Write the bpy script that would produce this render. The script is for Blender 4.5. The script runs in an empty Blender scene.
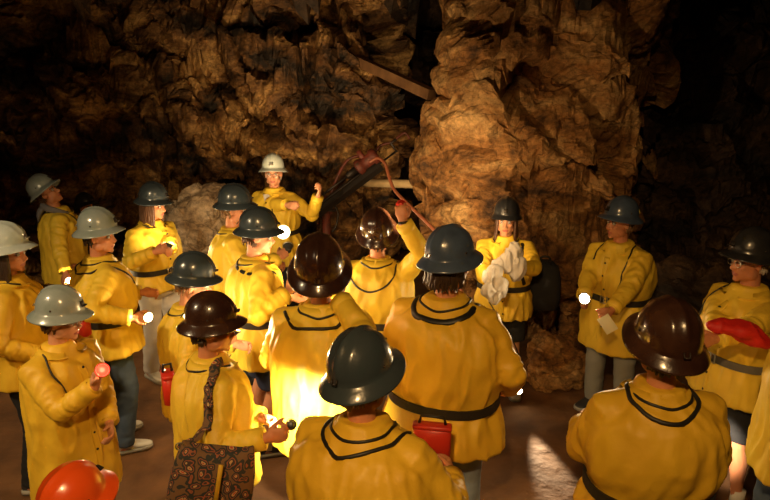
import bpy, bmesh, math, random
import numpy as np
from mathutils import Vector, Matrix, noise
from mathutils.bvhtree import BVHTree

PI = math.pi
R = math.radians
C = bpy.context.scene.collection
rng = random.Random(7)
noise.seed_set(12)

# ------------------------------------------------------------------ camera
CAM_H, PITCH, FPX = 2.5, R(14.3), 600.0
cam_d = bpy.data.cameras.new('camera')
cam = bpy.data.objects.new('camera', cam_d)
C.objects.link(cam)
cam.location = (0, 0, CAM_H)
cam.rotation_euler = (PI / 2 - PITCH, 0, 0)
cam_d.sensor_width = 36
cam_d.lens = FPX / 770 * 36
cam_d.clip_start = 0.05
bpy.context.scene.camera = cam


def at(px, py, Z):
    """point seen at a pixel of the photograph, Z metres along the view axis"""
    u, v = (px - 385) / FPX, (py - 250) / FPX
    return Vector((u * Z, Z * (math.cos(PITCH) - v * math.sin(PITCH)), CAM_H - Z * (math.sin(PITCH) + v * math.cos(PITCH))))


# ------------------------------------------------------------------ materials
COATS = []


def mat(name, col, rough=.6, metal=0., emit=None, estr=0., coat=0., bump=None, vary=None, spec=.5, sss=0.):
    m = bpy.data.materials.new(name)
    m.use_nodes = True
    nt = m.node_tree
    b = nt.nodes['Principled BSDF']
    b.inputs['Base Color'].default_value = (*col, 1)
    b.inputs['Roughness'].default_value = rough
    b.inputs['Metallic'].default_value = metal
    b.inputs['Coat Weight'].default_value = coat
    b.inputs['Coat Roughness'].default_value = .12
    b.inputs['Specular IOR Level'].default_value = spec
    if sss:
        b.inputs['Subsurface Weight'].default_value = sss
        b.inputs['Subsurface Radius'].default_value = (.012, .005, .003)
        b.inputs['Subsurface Scale'].default_value = .5
    if emit:
        b.inputs['Emission Color'].default_value = (*emit, 1)
        b.inputs['Emission Strength'].default_value = estr
    tc = nt.nodes.new('ShaderNodeTexCoord')
    if vary:
        sc, col2, lo, hi = vary
        n = nt.nodes.new('ShaderNodeTexNoise')
        n.inputs['Scale'].default_value = sc
        n.inputs['Detail'].default_value = 6
        r = nt.nodes.new('ShaderNodeValToRGB')
        r.color_ramp.elements[0].position = lo
        r.color_ramp.elements[0].color = (*col, 1)
        r.color_ramp.elements[1].position = hi
        r.color_ramp.elements[1].color = (*col2, 1)
        nt.links.new(tc.outputs['Object'], n.inputs['Vector'])
        nt.links.new(n.outputs['Fac'], r.inputs['Fac'])
        nt.links.new(r.outputs['Color'], b.inputs['Base Color'])
    if bump:
        sc, dist = bump
        n = nt.nodes.new('ShaderNodeTexNoise')
        n.inputs['Scale'].default_value = sc
        n.inputs['Detail'].default_value = 5
        bp = nt.nodes.new('ShaderNodeBump')
        bp.inputs['Distance'].default_value = dist
        bp.inputs['Strength'].default_value = 1
        nt.links.new(tc.outputs['Object'], n.inputs['Vector'])
        nt.links.new(n.outputs['Fac'], bp.inputs['Height'])
        nt.links.new(bp.outputs['Normal'], b.inputs['Normal'])
    return m


def rock_mat(name, dark, mid, pale, p=(.38, .52, .68), scale=1.1, bumpd=.05, crack_shade=.55):
    m = bpy.data.materials.new(name)
    m.use_nodes = True
    nt = m.node_tree
    L = nt.links.new
    b = nt.nodes['Principled BSDF']
    b.inputs['Roughness'].default_value = .62
    b.inputs['Specular IOR Level'].default_value = .35
    tc = nt.nodes.new('ShaderNodeTexCoord')
    # tilt the strata
    mp = nt.nodes.new('ShaderNodeMapping')
    mp.inputs['Rotation'].default_value = (R(12), R(38), R(8))
    mp.inputs['Scale'].default_value = (1, 1, 1.9)
    L(tc.outputs['Object'], mp.inputs['Vector'])
    n = nt.nodes.new('ShaderNodeTexNoise')
    n.inputs['Scale'].default_value = scale
    n.inputs['Detail'].default_value = 9
    n.inputs['Roughness'].default_value = .66
    n.inputs['Distortion'].default_value = .5
    L(mp.outputs['Vector'], n.inputs['Vector'])
    r = nt.nodes.new('ShaderNodeValToRGB')
    r.color_ramp.elements[0].position = p[0]
    r.color_ramp.elements[0].color = (*dark, 1)
    r.color_ramp.elements[1].position = p[2]
    r.color_ramp.elements[1].color = (*pale, 1)
    e = r.color_ramp.elements.new(p[1])
    e.color = (*mid, 1)
    L(n.outputs['Fac'], r.inputs['Fac'])
    # speckle
    n2 = nt.nodes.new('ShaderNodeTexNoise')
    n2.inputs['Scale'].default_value = 16
    n2.inputs['Detail'].default_value = 8
    n2.inputs['Roughness'].default_value = .75
    L(tc.outputs['Object'], n2.inputs['Vector'])
    r2 = nt.nodes.new('ShaderNodeValToRGB')
    r2.color_ramp.elements[0].position = .36
    r2.color_ramp.elements[0].color = (.28, .25, .22, 1)
    r2.color_ramp.elements[1].position = .62
    r2.color_ramp.elements[1].color = (1.15, 1.1, 1.0, 1)
    L(n2.outputs['Fac'], r2.inputs['Fac'])
    mx = nt.nodes.new('ShaderNodeMix')
    mx.data_type = 'RGBA'
    mx.blend_type = 'MULTIPLY'
    mx.inputs[0].default_value = .85
    L(r.outputs['Color'], mx.inputs[6])
    L(r2.outputs['Color'], mx.inputs[7])
    # dark cracks between blocks, their shade put into the colour
    v = nt.nodes.new('ShaderNodeTexVoronoi')
    v.feature = 'DISTANCE_TO_EDGE'
    v.inputs['Scale'].default_value = 2.3
    n3 = nt.nodes.new('ShaderNodeTexNoise')
    n3.inputs['Scale'].default_value = 2.5
    n3.inputs['Detail'].default_value = 6
    L(mp.outputs['Vector'], n3.inputs['Vector'])
    mw = nt.nodes.new('ShaderNodeVectorMath')
    mw.operation = 'MULTIPLY_ADD'
    mw.inputs[1].default_value = (.9, .9, .9)
    L(n3.outputs['Color'], mw.inputs[0])
    L(mp.outputs['Vector'], mw.inputs[2])
    L(mw.outputs[0], v.inputs['Vector'])
    r3 = nt.nodes.new('ShaderNodeValToRGB')
    r3.color_ramp.elements[0].position = 0
    r3.color_ramp.elements[0].color = (.12, .1, .09, 1)
    r3.color_ramp.elements[1].position = .05
    r3.color_ramp.elements[1].color = (1, 1, 1, 1)
    L(v.outputs['Distance'], r3.inputs['Fac'])
    mx2 = nt.nodes.new('ShaderNodeMix')
    mx2.data_type = 'RGBA'
    mx2.blend_type = 'MULTIPLY'
    mx2.inputs[0].default_value = crack_shade
    L(mx.outputs[2], mx2.inputs[6])
    L(r3.outputs['Color'], mx2.inputs[7])
    L(mx2.outputs[2], b.inputs['Base Color'])
    # bump
    ma = nt.nodes.new('ShaderNodeMath')
    ma.operation = 'MULTIPLY_ADD'
    ma.inputs[1].default_value = .4
    L(n2.outputs['Fac'], ma.inputs[0])
    L(n.outputs['Fac'], ma.inputs[2])
    bp = nt.nodes.new('ShaderNodeBump')
    bp.inputs['Distance'].default_value = bumpd
    L(ma.outputs[0], bp.inputs['Height'])
    L(bp.outputs['Normal'], b.inputs['Normal'])
    return m


M = {}
M['coat'] = mat('yellow_raincoat', (.86, .60, .050), .5, bump=(35, .002), vary=(5, (.76, .49, .036), .42, .7), spec=.4)
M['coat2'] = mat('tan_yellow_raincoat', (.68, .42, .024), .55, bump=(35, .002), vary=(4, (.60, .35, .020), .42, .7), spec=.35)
M['coat_gold'] = mat('worn_gold_raincoat', (.82, .52, .034), .52, bump=(35, .002), vary=(4, (.70, .41, .024), .40, .7), spec=.4)
M['skin'] = mat('skin', (.56, .23, .11), .5, sss=.12, bump=(60, .0008))
M['skin_pale'] = mat('pale_skin', (.62, .29, .16), .5, sss=.12, bump=(60, .0008))
M['lips'] = mat('lips', (.42, .12, .09), .4)
M['eye'] = mat('eye_white', (.42, .38, .33), .35)
M['iris'] = mat('iris', (.05, .03, .02), .15)
M['hair_dark'] = mat('dark_brown_hair', (.035, .018, .010), .45, bump=(90, .002))
M['hair_brown'] = mat('brown_hair', (.075, .032, .014), .45, bump=(90, .002))
M['hair_grey'] = mat('grey_hair', (.45, .40, .34), .5, bump=(90, .002))
M['hair_fair'] = mat('fair_hair', (.22, .12, .05), .45, bump=(90, .002))
M['h_grey'] = mat('grey_helmet_paint', (.27, .31, .30), .26, coat=.6, vary=(14, (.22, .27, .25), .45, .72), bump=(30, .0015))
M['h_pale'] = mat('pale_grey_helmet_paint', (.50, .55, .52), .30, coat=.3, vary=(14, (.40, .46, .42), .45, .72), bump=(30, .0015))
M['h_slate'] = mat('slate_helmet_paint', (.038, .050, .060), .26, coat=.45, vary=(14, (.035, .05, .06), .45, .72), bump=(30, .0015))
M['h_blue'] = mat('blue_grey_helmet_paint', (.065, .095, .16), .28, coat=.45, vary=(14, (.045, .065, .11), .45, .72), bump=(30, .0015))
M['h_black'] = mat('black_helmet_paint', (.018, .018, .020), .28, coat=.4, vary=(14, (.03, .03, .03), .45, .72), bump=(30, .0015))
M['h_brown'] = mat('brown_helmet_resin', (.030, .012, .008), .24, coat=.55, vary=(9, (.060, .026, .014), .42, .72), bump=(30, .0015))
M['h_orange'] = mat('orange_helmet_paint', (.85, .10, .012), .3, coat=.4, bump=(30, .001))
M['black'] = mat('black_strap', (.012, .011, .010), .5)
M['black_cloth'] = mat('black_cloth', (.012, .012, .014), .85, bump=(120, .001))
M['dark_jacket'] = mat('dark_jacket_cloth', (.02, .018, .018), .8, bump=(80, .001))
M['belt'] = mat('black_webbing', (.02, .016, .012), .6, bump=(150, .001))
M['belt_grey'] = mat('grey_webbing', (.13, .12, .10), .7, bump=(150, .001))
M['metal'] = mat('steel', (.55, .53, .5), .3, metal=1)
M['denim'] = mat('blue_denim', (.075, .11, .17), .85, bump=(160, .001), vary=(12, (.05, .08, .13), .4, .7))
M['denim_pale'] = mat('pale_denim', (.32, .38, .45), .85, bump=(160, .001), vary=(10, (.24, .29, .36), .4, .7))
M['navy'] = mat('navy_cloth', (.02, .03, .08), .85, bump=(160, .001))
M['white_cloth'] = mat('white_cotton', (.66, .61, .54), .8, bump=(70, .002))
M['grey_cloth'] = mat('grey_cotton', (.20, .19, .20), .9, bump=(110, .0015))
M['grey_trouser'] = mat('grey_trouser', (.28, .28, .25), .85, bump=(110, .0015))
M['red_cloth'] = mat('red_jacket_cloth', (.62, .018, .012), .6, bump=(60, .002))
M['red_plastic'] = mat('red_plastic', (.55, .03, .015), .4)
M['shoe_white'] = mat('white_leather', (.66, .64, .58), .55)
M['shoe_dark'] = mat('dark_leather', (.035, .035, .04), .5)
M['rubber'] = mat('rubber_sole', (.35, .33, .28), .8)
M['paper'] = mat('cream_paper', (.8, .74, .5), .8)
M['lens'] = mat('lit_lens', (1, .9, .7), .3, emit=(1, .80, .48), estr=40)
M['lens_dim'] = mat('dim_lit_lens', (1, .85, .6), .3, emit=(1, .72, .38), estr=7)
M['lens_red'] = mat('red_lit_lens', (.10, .005, .003), .3, emit=(1, .05, .02), estr=3)
M['lamp_body'] = mat('black_lamp_housing', (.02, .02, .02), .35)
M['reflector'] = mat('lamp_reflector', (.9, .85, .75), .15, metal=1, emit=(1, .74, .38), estr=3.0)
M['wood'] = mat('brown_timber', (.26, .13, .05), .85, bump=(14, .01), vary=(7, (.15, .07, .028), .35, .7))
M['wood_pale'] = mat('pale_timber', (.62, .46, .24), .8, bump=(14, .008), vary=(6, (.45, .31, .15), .35, .7))
M['iron'] = mat('dark_iron', (.035, .028, .024), .5, metal=.6, bump=(30, .003))
M['rust'] = mat('red_rusty_paint', (.12, .020, .010), .6, bump=(30, .003), vary=(18, (.05, .018, .010), .42, .68))
M['copper'] = mat('rusty_copper_hose', (.24, .07, .03), .5)
M['yellow_mark'] = mat('yellow_sticker', (.75, .65, .06), .5)


def wrinkle(m):
    nt = m.node_tree
    tc = nt.nodes.new('ShaderNodeTexCoord')
    mp = nt.nodes.new('ShaderNodeMapping')
    mp.inputs['Scale'].default_value = (1.3, 1.3, .55)
    mp.inputs['Rotation'].default_value = (.2, .35, 0)
    n = nt.nodes.new('ShaderNodeTexNoise')
    n.noise_type = 'RIDGED_MULTIFRACTAL'
    n.inputs['Scale'].default_value = 6.5
    n.inputs['Detail'].default_value = 3
    n.inputs['Distortion'].default_value = .4
    bp = nt.nodes.new('ShaderNodeBump')
    bp.inputs['Distance'].default_value = .0085
    bp.inputs['Strength'].default_value = .8
    old = [x for x in nt.nodes if x.type == 'BUMP' and x != bp][0]
    nt.links.new(tc.outputs['Object'], mp.inputs['Vector'])
    nt.links.new(mp.outputs['Vector'], n.inputs['Vector'])
    nt.links.new(n.outputs['Fac'], bp.inputs['Height'])
    nt.links.new(bp.outputs['Normal'], old.inputs['Normal'])


for k_ in ('coat', 'coat2', 'coat_gold'):
    wrinkle(M[k_])


def paisley():
    m = bpy.data.materials.new('paisley_cloth')
    m.use_nodes = True
    nt = m.node_tree
    L = nt.links.new
    b = nt.nodes['Principled BSDF']
    b.inputs['Roughness'].default_value = .8
    tc = nt.nodes.new('ShaderNodeTexCoord')
    n = nt.nodes.new('ShaderNodeTexNoise')
    n.inputs['Scale'].default_value = 14
    v = nt.nodes.new('ShaderNodeTexVoronoi')
    v.inputs['Scale'].default_value = 26
    mw = nt.nodes.new('ShaderNodeVectorMath')
    mw.operation = 'MULTIPLY_ADD'
    mw.inputs[1].default_value = (.07, .07, .07)
    L(tc.outputs['Object'], n.inputs['Vector'])
    L(n.outputs['Color'], mw.inputs[0])
    L(tc.outputs['Object'], mw.inputs[2])
    L(mw.outputs[0], v.inputs['Vector'])
    r = nt.nodes.new('ShaderNodeValToRGB')
    r.color_ramp.interpolation = 'CONSTANT'
    cols = [(0, (.45, .06, .03)), (.12, (.50, .32, .14)), (.22, (.05, .035, .03)), (.36, (.30, .09, .04)), (.44, (.025, .03, .03)), (.62, (.17, .09, .04))]
    r.color_ramp.elements[0].color = (*cols[0][1], 1)
    r.color_ramp.elements[1].position = cols[1][0]
    r.color_ramp.elements[1].color = (*cols[1][1], 1)
    for p, c in cols[2:]:
        e = r.color_ramp.elements.new(p)
        e.color = (*c, 1)
    L(v.outputs['Distance'], r.inputs['Fac'])
    L(r.outputs['Color'], b.inputs['Base Color'])
    return m


M['paisley'] = paisley()
M['rock'] = rock_mat('cave_rock', (.030, .022, .016), (.24, .12, .045), (.66, .40, .15), p=(.39, .50, .60))
M['rock_right'] = rock_mat('ochre_rock', (.07, .034, .016), (.44, .21, .065), (.74, .47, .20), p=(.34, .48, .64), scale=1.5, bumpd=.09)
M['rock_shaded'] = rock_mat('shaded_rock', (.018, .014, .012), (.07, .042, .024), (.17, .10, .05), p=(.36, .5, .66))  # rock colour darkened to stand in for the unlit parts of the cave
M['rock_pale'] = rock_mat('pale_rock', (.30, .20, .13), (.56, .42, .28), (.74, .62, .48), p=(.30, .46, .66), scale=2.4, bumpd=.03)
M['dirt'] = mat('packed_dirt', (.17, .075, .024), .9, bump=(9, .014), vary=(3.5, (.09, .038, .012), .36, .68))


# ------------------------------------------------------------------ mesh tools
class MB:
    def __init__(s):
        s.v, s.f, s.m = [], [], []

    def add(s, v, f, mi=0):
        b = len(s.v)
        s.v += [tuple(p) for p in v]
        s.f += [tuple(b + i for i in q) for q in f]
        s.m += [mi] * len(f)
        return s

    def mesh(s, name='m', smooth=True):
        me = bpy.data.meshes.new(name)
        me.from_pydata(s.v, [], s.f)
        me.polygons.foreach_set('material_index', s.m)
        if smooth:
            me.polygons.foreach_set('use_smooth', [True] * len(s.f))
        me.update()
        return me

    def ell(s, c, r, rot=None, seg=16, rings=10, mi=0):
        v, f = [], []
        c = Vector(c)
        rot = rot or Matrix.Identity(3)
        v.append(c + rot @ Vector((0, 0, r[2])))
        for i in range(1, rings):
            a = PI * i / rings
            for j in range(seg):
                t = 2 * PI * j / seg
                v.append(c + rot @ Vector((r[0] * math.sin(a) * math.cos(t), r[1] * math.sin(a) * math.sin(t), r[2] * math.cos(a))))
        v.append(c + rot @ Vector((0, 0, -r[2])))
        n = len(v) - 1
        for j in range(seg):
            k = (j + 1) % seg
            f.append((0, 1 + j, 1 + k))
            f.append((n, 1 + (rings - 2) * seg + k, 1 + (rings - 2) * seg + j))
            for i in range(rings - 2):
                f.append((1 + i * seg + j, 1 + (i + 1) * seg + j, 1 + (i + 1) * seg + k, 1 + i * seg + k))
        return s.add(v, f, mi)

    def rings(s, rs, caps=True, closed=False, mi=0):
        """loft a list of rings, each a list of the same number of points"""
        n = len(rs[0])
        v = [p for r in rs for p in r]
        f = []
        m = len(rs)
        for i in range(m if closed else m - 1):
            i2 = (i + 1) % m
            for j in range(n):
                k = (j + 1) % n
                f.append((i * n + j, i * n + k, i2 * n + k, i2 * n + j))
        if caps and not closed:
            f.append(tuple(reversed(range(n))))
            f.append(tuple((m - 1) * n + j for j in range(n)))
        return s.add(v, f, mi)

    def tube(s, pts, rad, seg=12, caps=True, flat=None, ref=None, roundcap=False, mi=0):
        """tube through pts; rad one number or a list; flat = (w, h) scale of the section; ref = direction of the section's second axis"""
        pts = [Vector(p) for p in pts]
        if not isinstance(rad, (list, tuple)):
            rad = [rad] * len(pts)
        if roundcap:
            d0, d1 = (pts[0] - pts[1]).normalized(), (pts[-1] - pts[-2]).normalized()
            pts = [pts[0] + d0 * rad[0] * .8] + pts + [pts[-1] + d1 * rad[-1] * .8]
            rad = [rad[0] * .5] + list(rad) + [rad[-1] * .5]
        rs = []
        prev = None
        for i, p in enumerate(pts):
            d = (pts[min(i + 1, len(pts) - 1)] - pts[max(i - 1, 0)])
            if d.length < 1e-9:
                d = Vector((0, 0, 1))
            d.normalize()
            if ref is not None:
                rr = ref[i] if isinstance(ref, list) else Vector(ref)
                n = (rr - d * rr.dot(d))
                if n.length < 1e-6:
                    n = d.orthogonal()
            elif prev is None:
                n = d.orthogonal()
            else:
                n = prev - d * prev.dot(d)
                if n.length < 1e-6:
                    n = d.orthogonal()
            n.normalize()
            prev = n
            b = d.cross(n)
            w, h = flat or (1, 1)
            rs.append([p + b * (math.cos(2 * PI * j / seg) * rad[i] * w) + n * (math.sin(2 * PI * j / seg) * rad[i] * h) for j in range(seg)])
        return s.rings(rs, caps, mi=mi)

    def box(s, c, size, rot=None, mi=0, bev=.12):
        """chamfered box"""
        c = Vector(c)
        rot = rot or Matrix.Identity(3)
        hx, hy, hz = [abs(q) / 2 for q in size]
        b = min(hx, hy, hz) * bev * 2

        def ring(x, y, z):
            bb = min(b, x * .9, y * .9)
            return [c + rot @ Vector(p) for p in ((x - bb, y, z), (-x + bb, y, z), (-x, y - bb, z), (-x, -y + bb, z), (-x + bb, -y, z), (x - bb, -y, z), (x, -y + bb, z), (x, y - bb, z))]
        return s.rings([ring(hx - b, hy - b, -hz), ring(hx, hy, -hz + b), ring(hx, hy, hz - b), ring(hx - b, hy - b, hz)], mi=mi)

    def obj(s, name, m, parent=None, smooth=True):
        return link(name, s.mesh(name, smooth), m, parent)


def link(name, me, m, parent=None):
    o = bpy.data.objects.new(name, me)
    for q in (m if isinstance(m, (list, tuple)) else [m]):
        me.materials.append(q)
    C.objects.link(o)
    o.parent = parent
    return o


def tag(o, label, cat, group=None, kind=None):
    o['label'] = label
    o['category'] = cat
    if group:
        o['group'] = group
    if kind:
        o['kind'] = kind
    return o


def struct(o):
    o['kind'] = 'structure'
    return o


def remesh(mb, voxel, smooth_it=2, fac=.5):
    me = mb.mesh('tmp')
    o = bpy.data.objects.new('tmp', me)
    C.objects.link(o)
    r = o.modifiers.new('r', 'REMESH')
    r.mode = 'VOXEL'
    r.voxel_size = voxel
    r.use_smooth_shade = True
    if smooth_it:
        sm = o.modifiers.new('s', 'SMOOTH')
        sm.iterations = smooth_it
        sm.factor = fac
    dg = bpy.context.evaluated_depsgraph_get()
    out = bpy.data.meshes.new_from_object(o.evaluated_get(dg))
    bpy.data.objects.remove(o)
    bpy.data.meshes.remove(me)
    return out


def getco(me):
    a = np.empty(len(me.vertices) * 3)
    me.vertices.foreach_get('co', a)
    return a.reshape(-1, 3)


def getno(me):
    a = np.empty(len(me.vertices) * 3)
    me.vertices.foreach_get('normal', a)
    return a.reshape(-1, 3)


def setco(me, a):
    me.vertices.foreach_set('co', a.reshape(-1))
    me.update()


def nz(p):
    return noise.noise(Vector(p))


def catmull(pts, n=8):
    pts = [Vector(p) for p in pts]
    P = [pts[0] * 2 - pts[1]] + pts + [pts[-1] * 2 - pts[-2]]
    out = []
    for i in range(1, len(P) - 2):
        for k in range(n):
            t = k / n
            a, b, c, d = P[i - 1], P[i], P[i + 1], P[i + 2]
            out.append(.5 * ((2 * b) + (c - a) * t + (2 * a - 5 * b + 4 * c - d) * t * t + (3 * b - a - 3 * c + d) * t ** 3))
    out.append(pts[-1])
    return out


def sstep(a, b, x):
    t = np.clip((x - a) / (b - a), 0, 1)
    return t * t * (3 - 2 * t)


# ------------------------------------------------------------------ the cave
def facets(P, cell, seed, tilt, step):
    """broken-rock relief: each point takes the tilted plane of its nearest seed; cracks between"""
    g = np.random.default_rng(seed)
    lo, hi = P.min(0) - cell, P.max(0) + cell
    dims = np.ceil((hi - lo) / cell).astype(int)
    rnd = g.random((*dims, 3))
    hgt = g.uniform(-1, 1, tuple(dims))
    tl = g.normal(0, 1, (*dims, 3))
    base = np.floor((P - lo) / cell).astype(int)
    d1 = np.full(len(P), 1e9)
    d2 = np.full(len(P), 1e9)
    best = np.zeros(len(P))
    for dx in (-1, 0, 1):
        for dy in (-1, 0, 1):
            for dz in (-1, 0, 1):
                c = np.clip(base + (dx, dy, dz), 0, dims - 1)
                i = tuple(c.T)
                s = lo + (c + rnd[i]) * cell
                d = np.linalg.norm(P - s, axis=1)
                val = hgt[i] * step + ((P - s) * tl[i]).sum(1) * tilt
                better = d < d1
                d2 = np.where(better, d1, np.minimum(d2, d))
                best = np.where(better, val, best)
                d1 = np.where(better, d, d1)
    crack = np.clip(1 - (d2 - d1) / (.16 * cell), 0, 1)
    return best - crack * cell * .14


def warp(P, k, amp, seed=0.):
    out = np.empty_like(P)
    for i, p in enumerate(P):
        out[i] = noise.noise_vector(Vector((p[0] * k + seed, p[1] * k, p[2] * k)))
    return P + out * amp


def rock_relief(P, seed, a=1.0, big=1., mid=1., small=.7, fb=.06):
    W = warp(P, .9, .18, seed)
    # strata lean
    c, s_ = math.cos(R(35)), math.sin(R(35))
    Q = np.stack([W[:, 0] * c - W[:, 2] * s_, W[:, 1], (W[:, 0] * s_ + W[:, 2] * c) * 1.5], 1)
    d = big * facets(Q, 1.15, seed, .32, .17) + mid * facets(Q, .50, seed + 1, .30, .05) + small * facets(W, .19, seed + 2, .22, .012)
    f = np.array([noise.fractal(Vector(p) * 2.2 + Vector((seed, 0, 0)), 1.0, 2.0, 5) for p in P])
    return a * d + fb * f


def wall(name, plan, z0, z1, m, seed, step=.05, amp=1., lean=None, flip=False, smooth=False, **rk):
    line = catmull([(x, y, 0) for x, y in plan], 24)
    # resample evenly
    seg = [0]
    for a, b in zip(line, line[1:]):
        seg.append(seg[-1] + (b - a).length)
    n = int(seg[-1] / step)
    xs = np.interp(np.linspace(0, seg[-1], n), seg, [p.x for p in line])
    ys = np.interp(np.linspace(0, seg[-1], n), seg, [p.y for p in line])
    tx, ty = np.gradient(xs), np.gradient(ys)
    ln = np.hypot(tx, ty)
    nx, ny = ty / ln, -tx / ln
    for q in (nx, ny):
        q[:] = np.convolve(np.pad(q, 8, 'edge'), np.ones(17) / 17, 'valid')
    h = int((z1 - z0) / step)
    zs = np.linspace(z0, z1, h)
    X, Z = np.meshgrid(xs, zs, indexing='ij')
    Y, _ = np.meshgrid(ys, zs, indexing='ij')
    NX = np.repeat(nx[:, None], h, 1).reshape(-1)
    NY = np.repeat(ny[:, None], h, 1).reshape(-1)
    P = np.stack([X.reshape(-1), Y.reshape(-1), Z.reshape(-1)], 1)
    d = rock_relief(P, seed, amp, **rk)
    if lean:
        d = d + lean(P)
    P[:, 0] += NX * d
    P[:, 1] += NY * d
    fz = rock_relief(P[:, [1, 2, 0]], seed + 9, .35)
    P[:, 2] += fz * sstep(z0, z0 + .6, P[:, 2])
    f = [(i * h + j, (i + 1) * h + j, (i + 1) * h + j + 1, i * h + j + 1) for i in range(n - 1) for j in range(h - 1)]
    if flip:
        f = [tuple(reversed(q)) for q in f]
    me = bpy.data.meshes.new(name)
    me.from_pydata(P.tolist(), [], f)
    me.polygons.foreach_set('use_smooth', [smooth] * len(f))
    me.update()
    return struct(link(name, me, m))


def lean_left(P):
    x, z = P[:, 0], P[:, 2]
    # a deep recess high on the far left, a broad shoulder of rock in the middle
    return -.9 * np.exp(-((x + 3.9) / 1.1) ** 2) * sstep(2.3, 3.3, z) + .35 * np.exp(-((x + 1.2) / 1.3) ** 2) * sstep(.6, 2.2, z) - .12 * (z - 1.5)


def lean_right(P):
    x, y, z = P[:, 0], P[:, 1], P[:, 2]
    k = np.exp(-((x - .9) / 1.1) ** 2) * (y < 7)
    k2 = np.exp(-((x - .85) / .45) ** 2) * (y < 7.4)
    return k * (.15 * np.sin((z - .6) * 1.5) - .10 * (z < .9) * (.9 - z)) + k2 * (.38 * sstep(2.0, 2.7, z) + .32 * np.exp(-((z - 1.8) / .5) ** 2))


# plan lines run so that the cave's inside lies on their right-hand side
wall('wall_left', [(-4.6, -2.6), (-5.0, 0), (-5.1, 3), (-4.9, 5.6), (-4.1, 6.9), (-2.6, 7.6), (-1.0, 7.9), (-.15, 7.8), (.05, 8.3), (-.1, 9.6), (-.1, 10.6)], -.15, 4.6, M['rock'], 11, .036, 1.0, lean_left)
wall('wall_centre', [(2.1, 10.6), (1.8, 9.0), (1.2, 7.5), (.85, 6.6), (.80, 6.05), (1.15, 5.78), (1.7, 5.75), (2.2, 5.95), (2.7, 6.5), (3.2, 7.3), (3.3, 8.0)], -.15, 4.6, M['rock_right'], 23, .034, .75, lean_right, big=1.0, mid=.5, small=.45, fb=.07)
wall('wall_right', [(2.6, 7.6), (3.5, 7.7), (5.0, 7.6), (5.9, 6.2), (6.1, 3.5), (5.8, 0), (5.0, -2.6)], -.15, 4.6, M['rock_shaded'], 27, .05, .8)  # far right darkness is put into the rock colour
wall('wall_back', [(-1.2, 10.0), (.7, 9.9), (2.8, 10.0)], -.15, 4.6, M['rock_shaded'], 31, .08)
wall('wall_front', [(5.6, -2.3), (2, -2.9), (-2, -2.9), (-5.2, -2.3)], -.15, 4.6, M['rock_shaded'], 37, .12)


def slab(name, z, m, amp, step, seed, flip):
    xs = np.arange(-7, 8, step)
    ys = np.arange(-4, 12, step)
    X, Y = np.meshgrid(xs, ys, indexing='ij')
    P = np.stack([X.reshape(-1), Y.reshape(-1), np.full(X.size, z)], 1)
    if flip:
        P[:, 2] += rock_relief(P, seed, amp)
    else:
        P[:, 2] += np.array([.016 * noise.fractal(Vector((p[0] * 1.3, p[1] * 1.3, seed)), 1., 2., 5) for p in P]) * 1.0 - .008
    n, h = len(xs), len(ys)
    f = [(i * h + j, (i + 1) * h + j, (i + 1) * h + j + 1, i * h + j + 1) for i in range(n - 1) for j in range(h - 1)]
    if flip:
        f = [tuple(reversed(q)) for q in f]
    me = bpy.data.meshes.new(name)
    me.from_pydata(P.tolist(), [], f)
    me.polygons.foreach_set('use_smooth', [not flip] * len(f))
    me.update()
    return struct(link(name, me, m))


slab('floor', 0, M['dirt'], 0, .08, 3.3, False)
slab('ceiling', 4.25, M['rock_shaded'], 1.0, .12, 41, True)


def boulder(name, c, r, m, seed, label, group=None, amp=1.0):
    mb = MB().ell((0, 0, 0), (1, 1, 1), seg=72, rings=48)
    P = np.array(mb.v)
    e = .75
    P = np.sign(P) * np.abs(P) ** e * np.array(r)
    nrm = P / np.linalg.norm(P, axis=1)[:, None]
    d = facets(warp(P + seed, 1.6, .12), .42 * max(r), seed, .35, .05 * max(r)) + .05 * max(r) * np.array([noise.fractal(Vector(p) * 4 + Vector((seed, 0, 0)), 1., 2., 5) for p in P])
    P = P + nrm * d[:, None] * amp
    mb.v = P.tolist()
    o = mb.obj(name, m, smooth=False)
    o.location = c
    return tag(o, label, 'rock', group)


def boulder_grounded(name, px, py_top, Z, rx, ry, m, seed, label, group=None):
    t = at(px, py_top, Z)
    hh = t.z / 2 + .03
    return boulder(name, (t.x, t.y, hh - .05), (rx, ry, hh), m, seed, label, group)


boulder_grounded('boulder', 205, 186, 6.75, .48, .36, M['rock_pale'], 5, 'large pale boulder standing against the cave wall behind the helmeted group')
boulder_grounded('boulder', 556, 338, 5.28, .26, .18, M['rock_right'], 8, 'brown boulder at the foot of the ochre rock, right of the black shorts')
boulder_grounded('boulder', 500, 356, 5.45, .18, .14, M['rock_right'], 12, 'smaller brown rock at the foot of the ochre rock, just behind the bare legs')
boulder_grounded('boulder', 705, 262, 5.6, .62, .45, M['rock_shaded'], 19, 'big boulder, darkened in colour, in the unlit right side of the cave')

# ------------------------------------------------------------------ people
TZ = [.60, .66, .72, .85, .95, 1.02, 1.05, 1.08, 1.14, 1.22, 1.30, 1.36, 1.405, 1.44, 1.47, 1.52]
TA = [.262, .260, .258, .252, .240, .216, .210, .217, .236, .240, .236, .222, .185, .125, .088, .068]
TA0 = [.270, .268, .264, .256, .248, .246, .245, .245, .245, .243, .236, .222, .185, .125, .088, .068]
TB = [.205, .203, .200, .195, .185, .165, .158, .165, .183, .182, .172, .156, .128, .100, .083, .068]
TB0 = [.212, .210, .206, .198, .190, .188, .187, .187, .187, .183, .172, .156, .128, .100, .083, .068]


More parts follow.
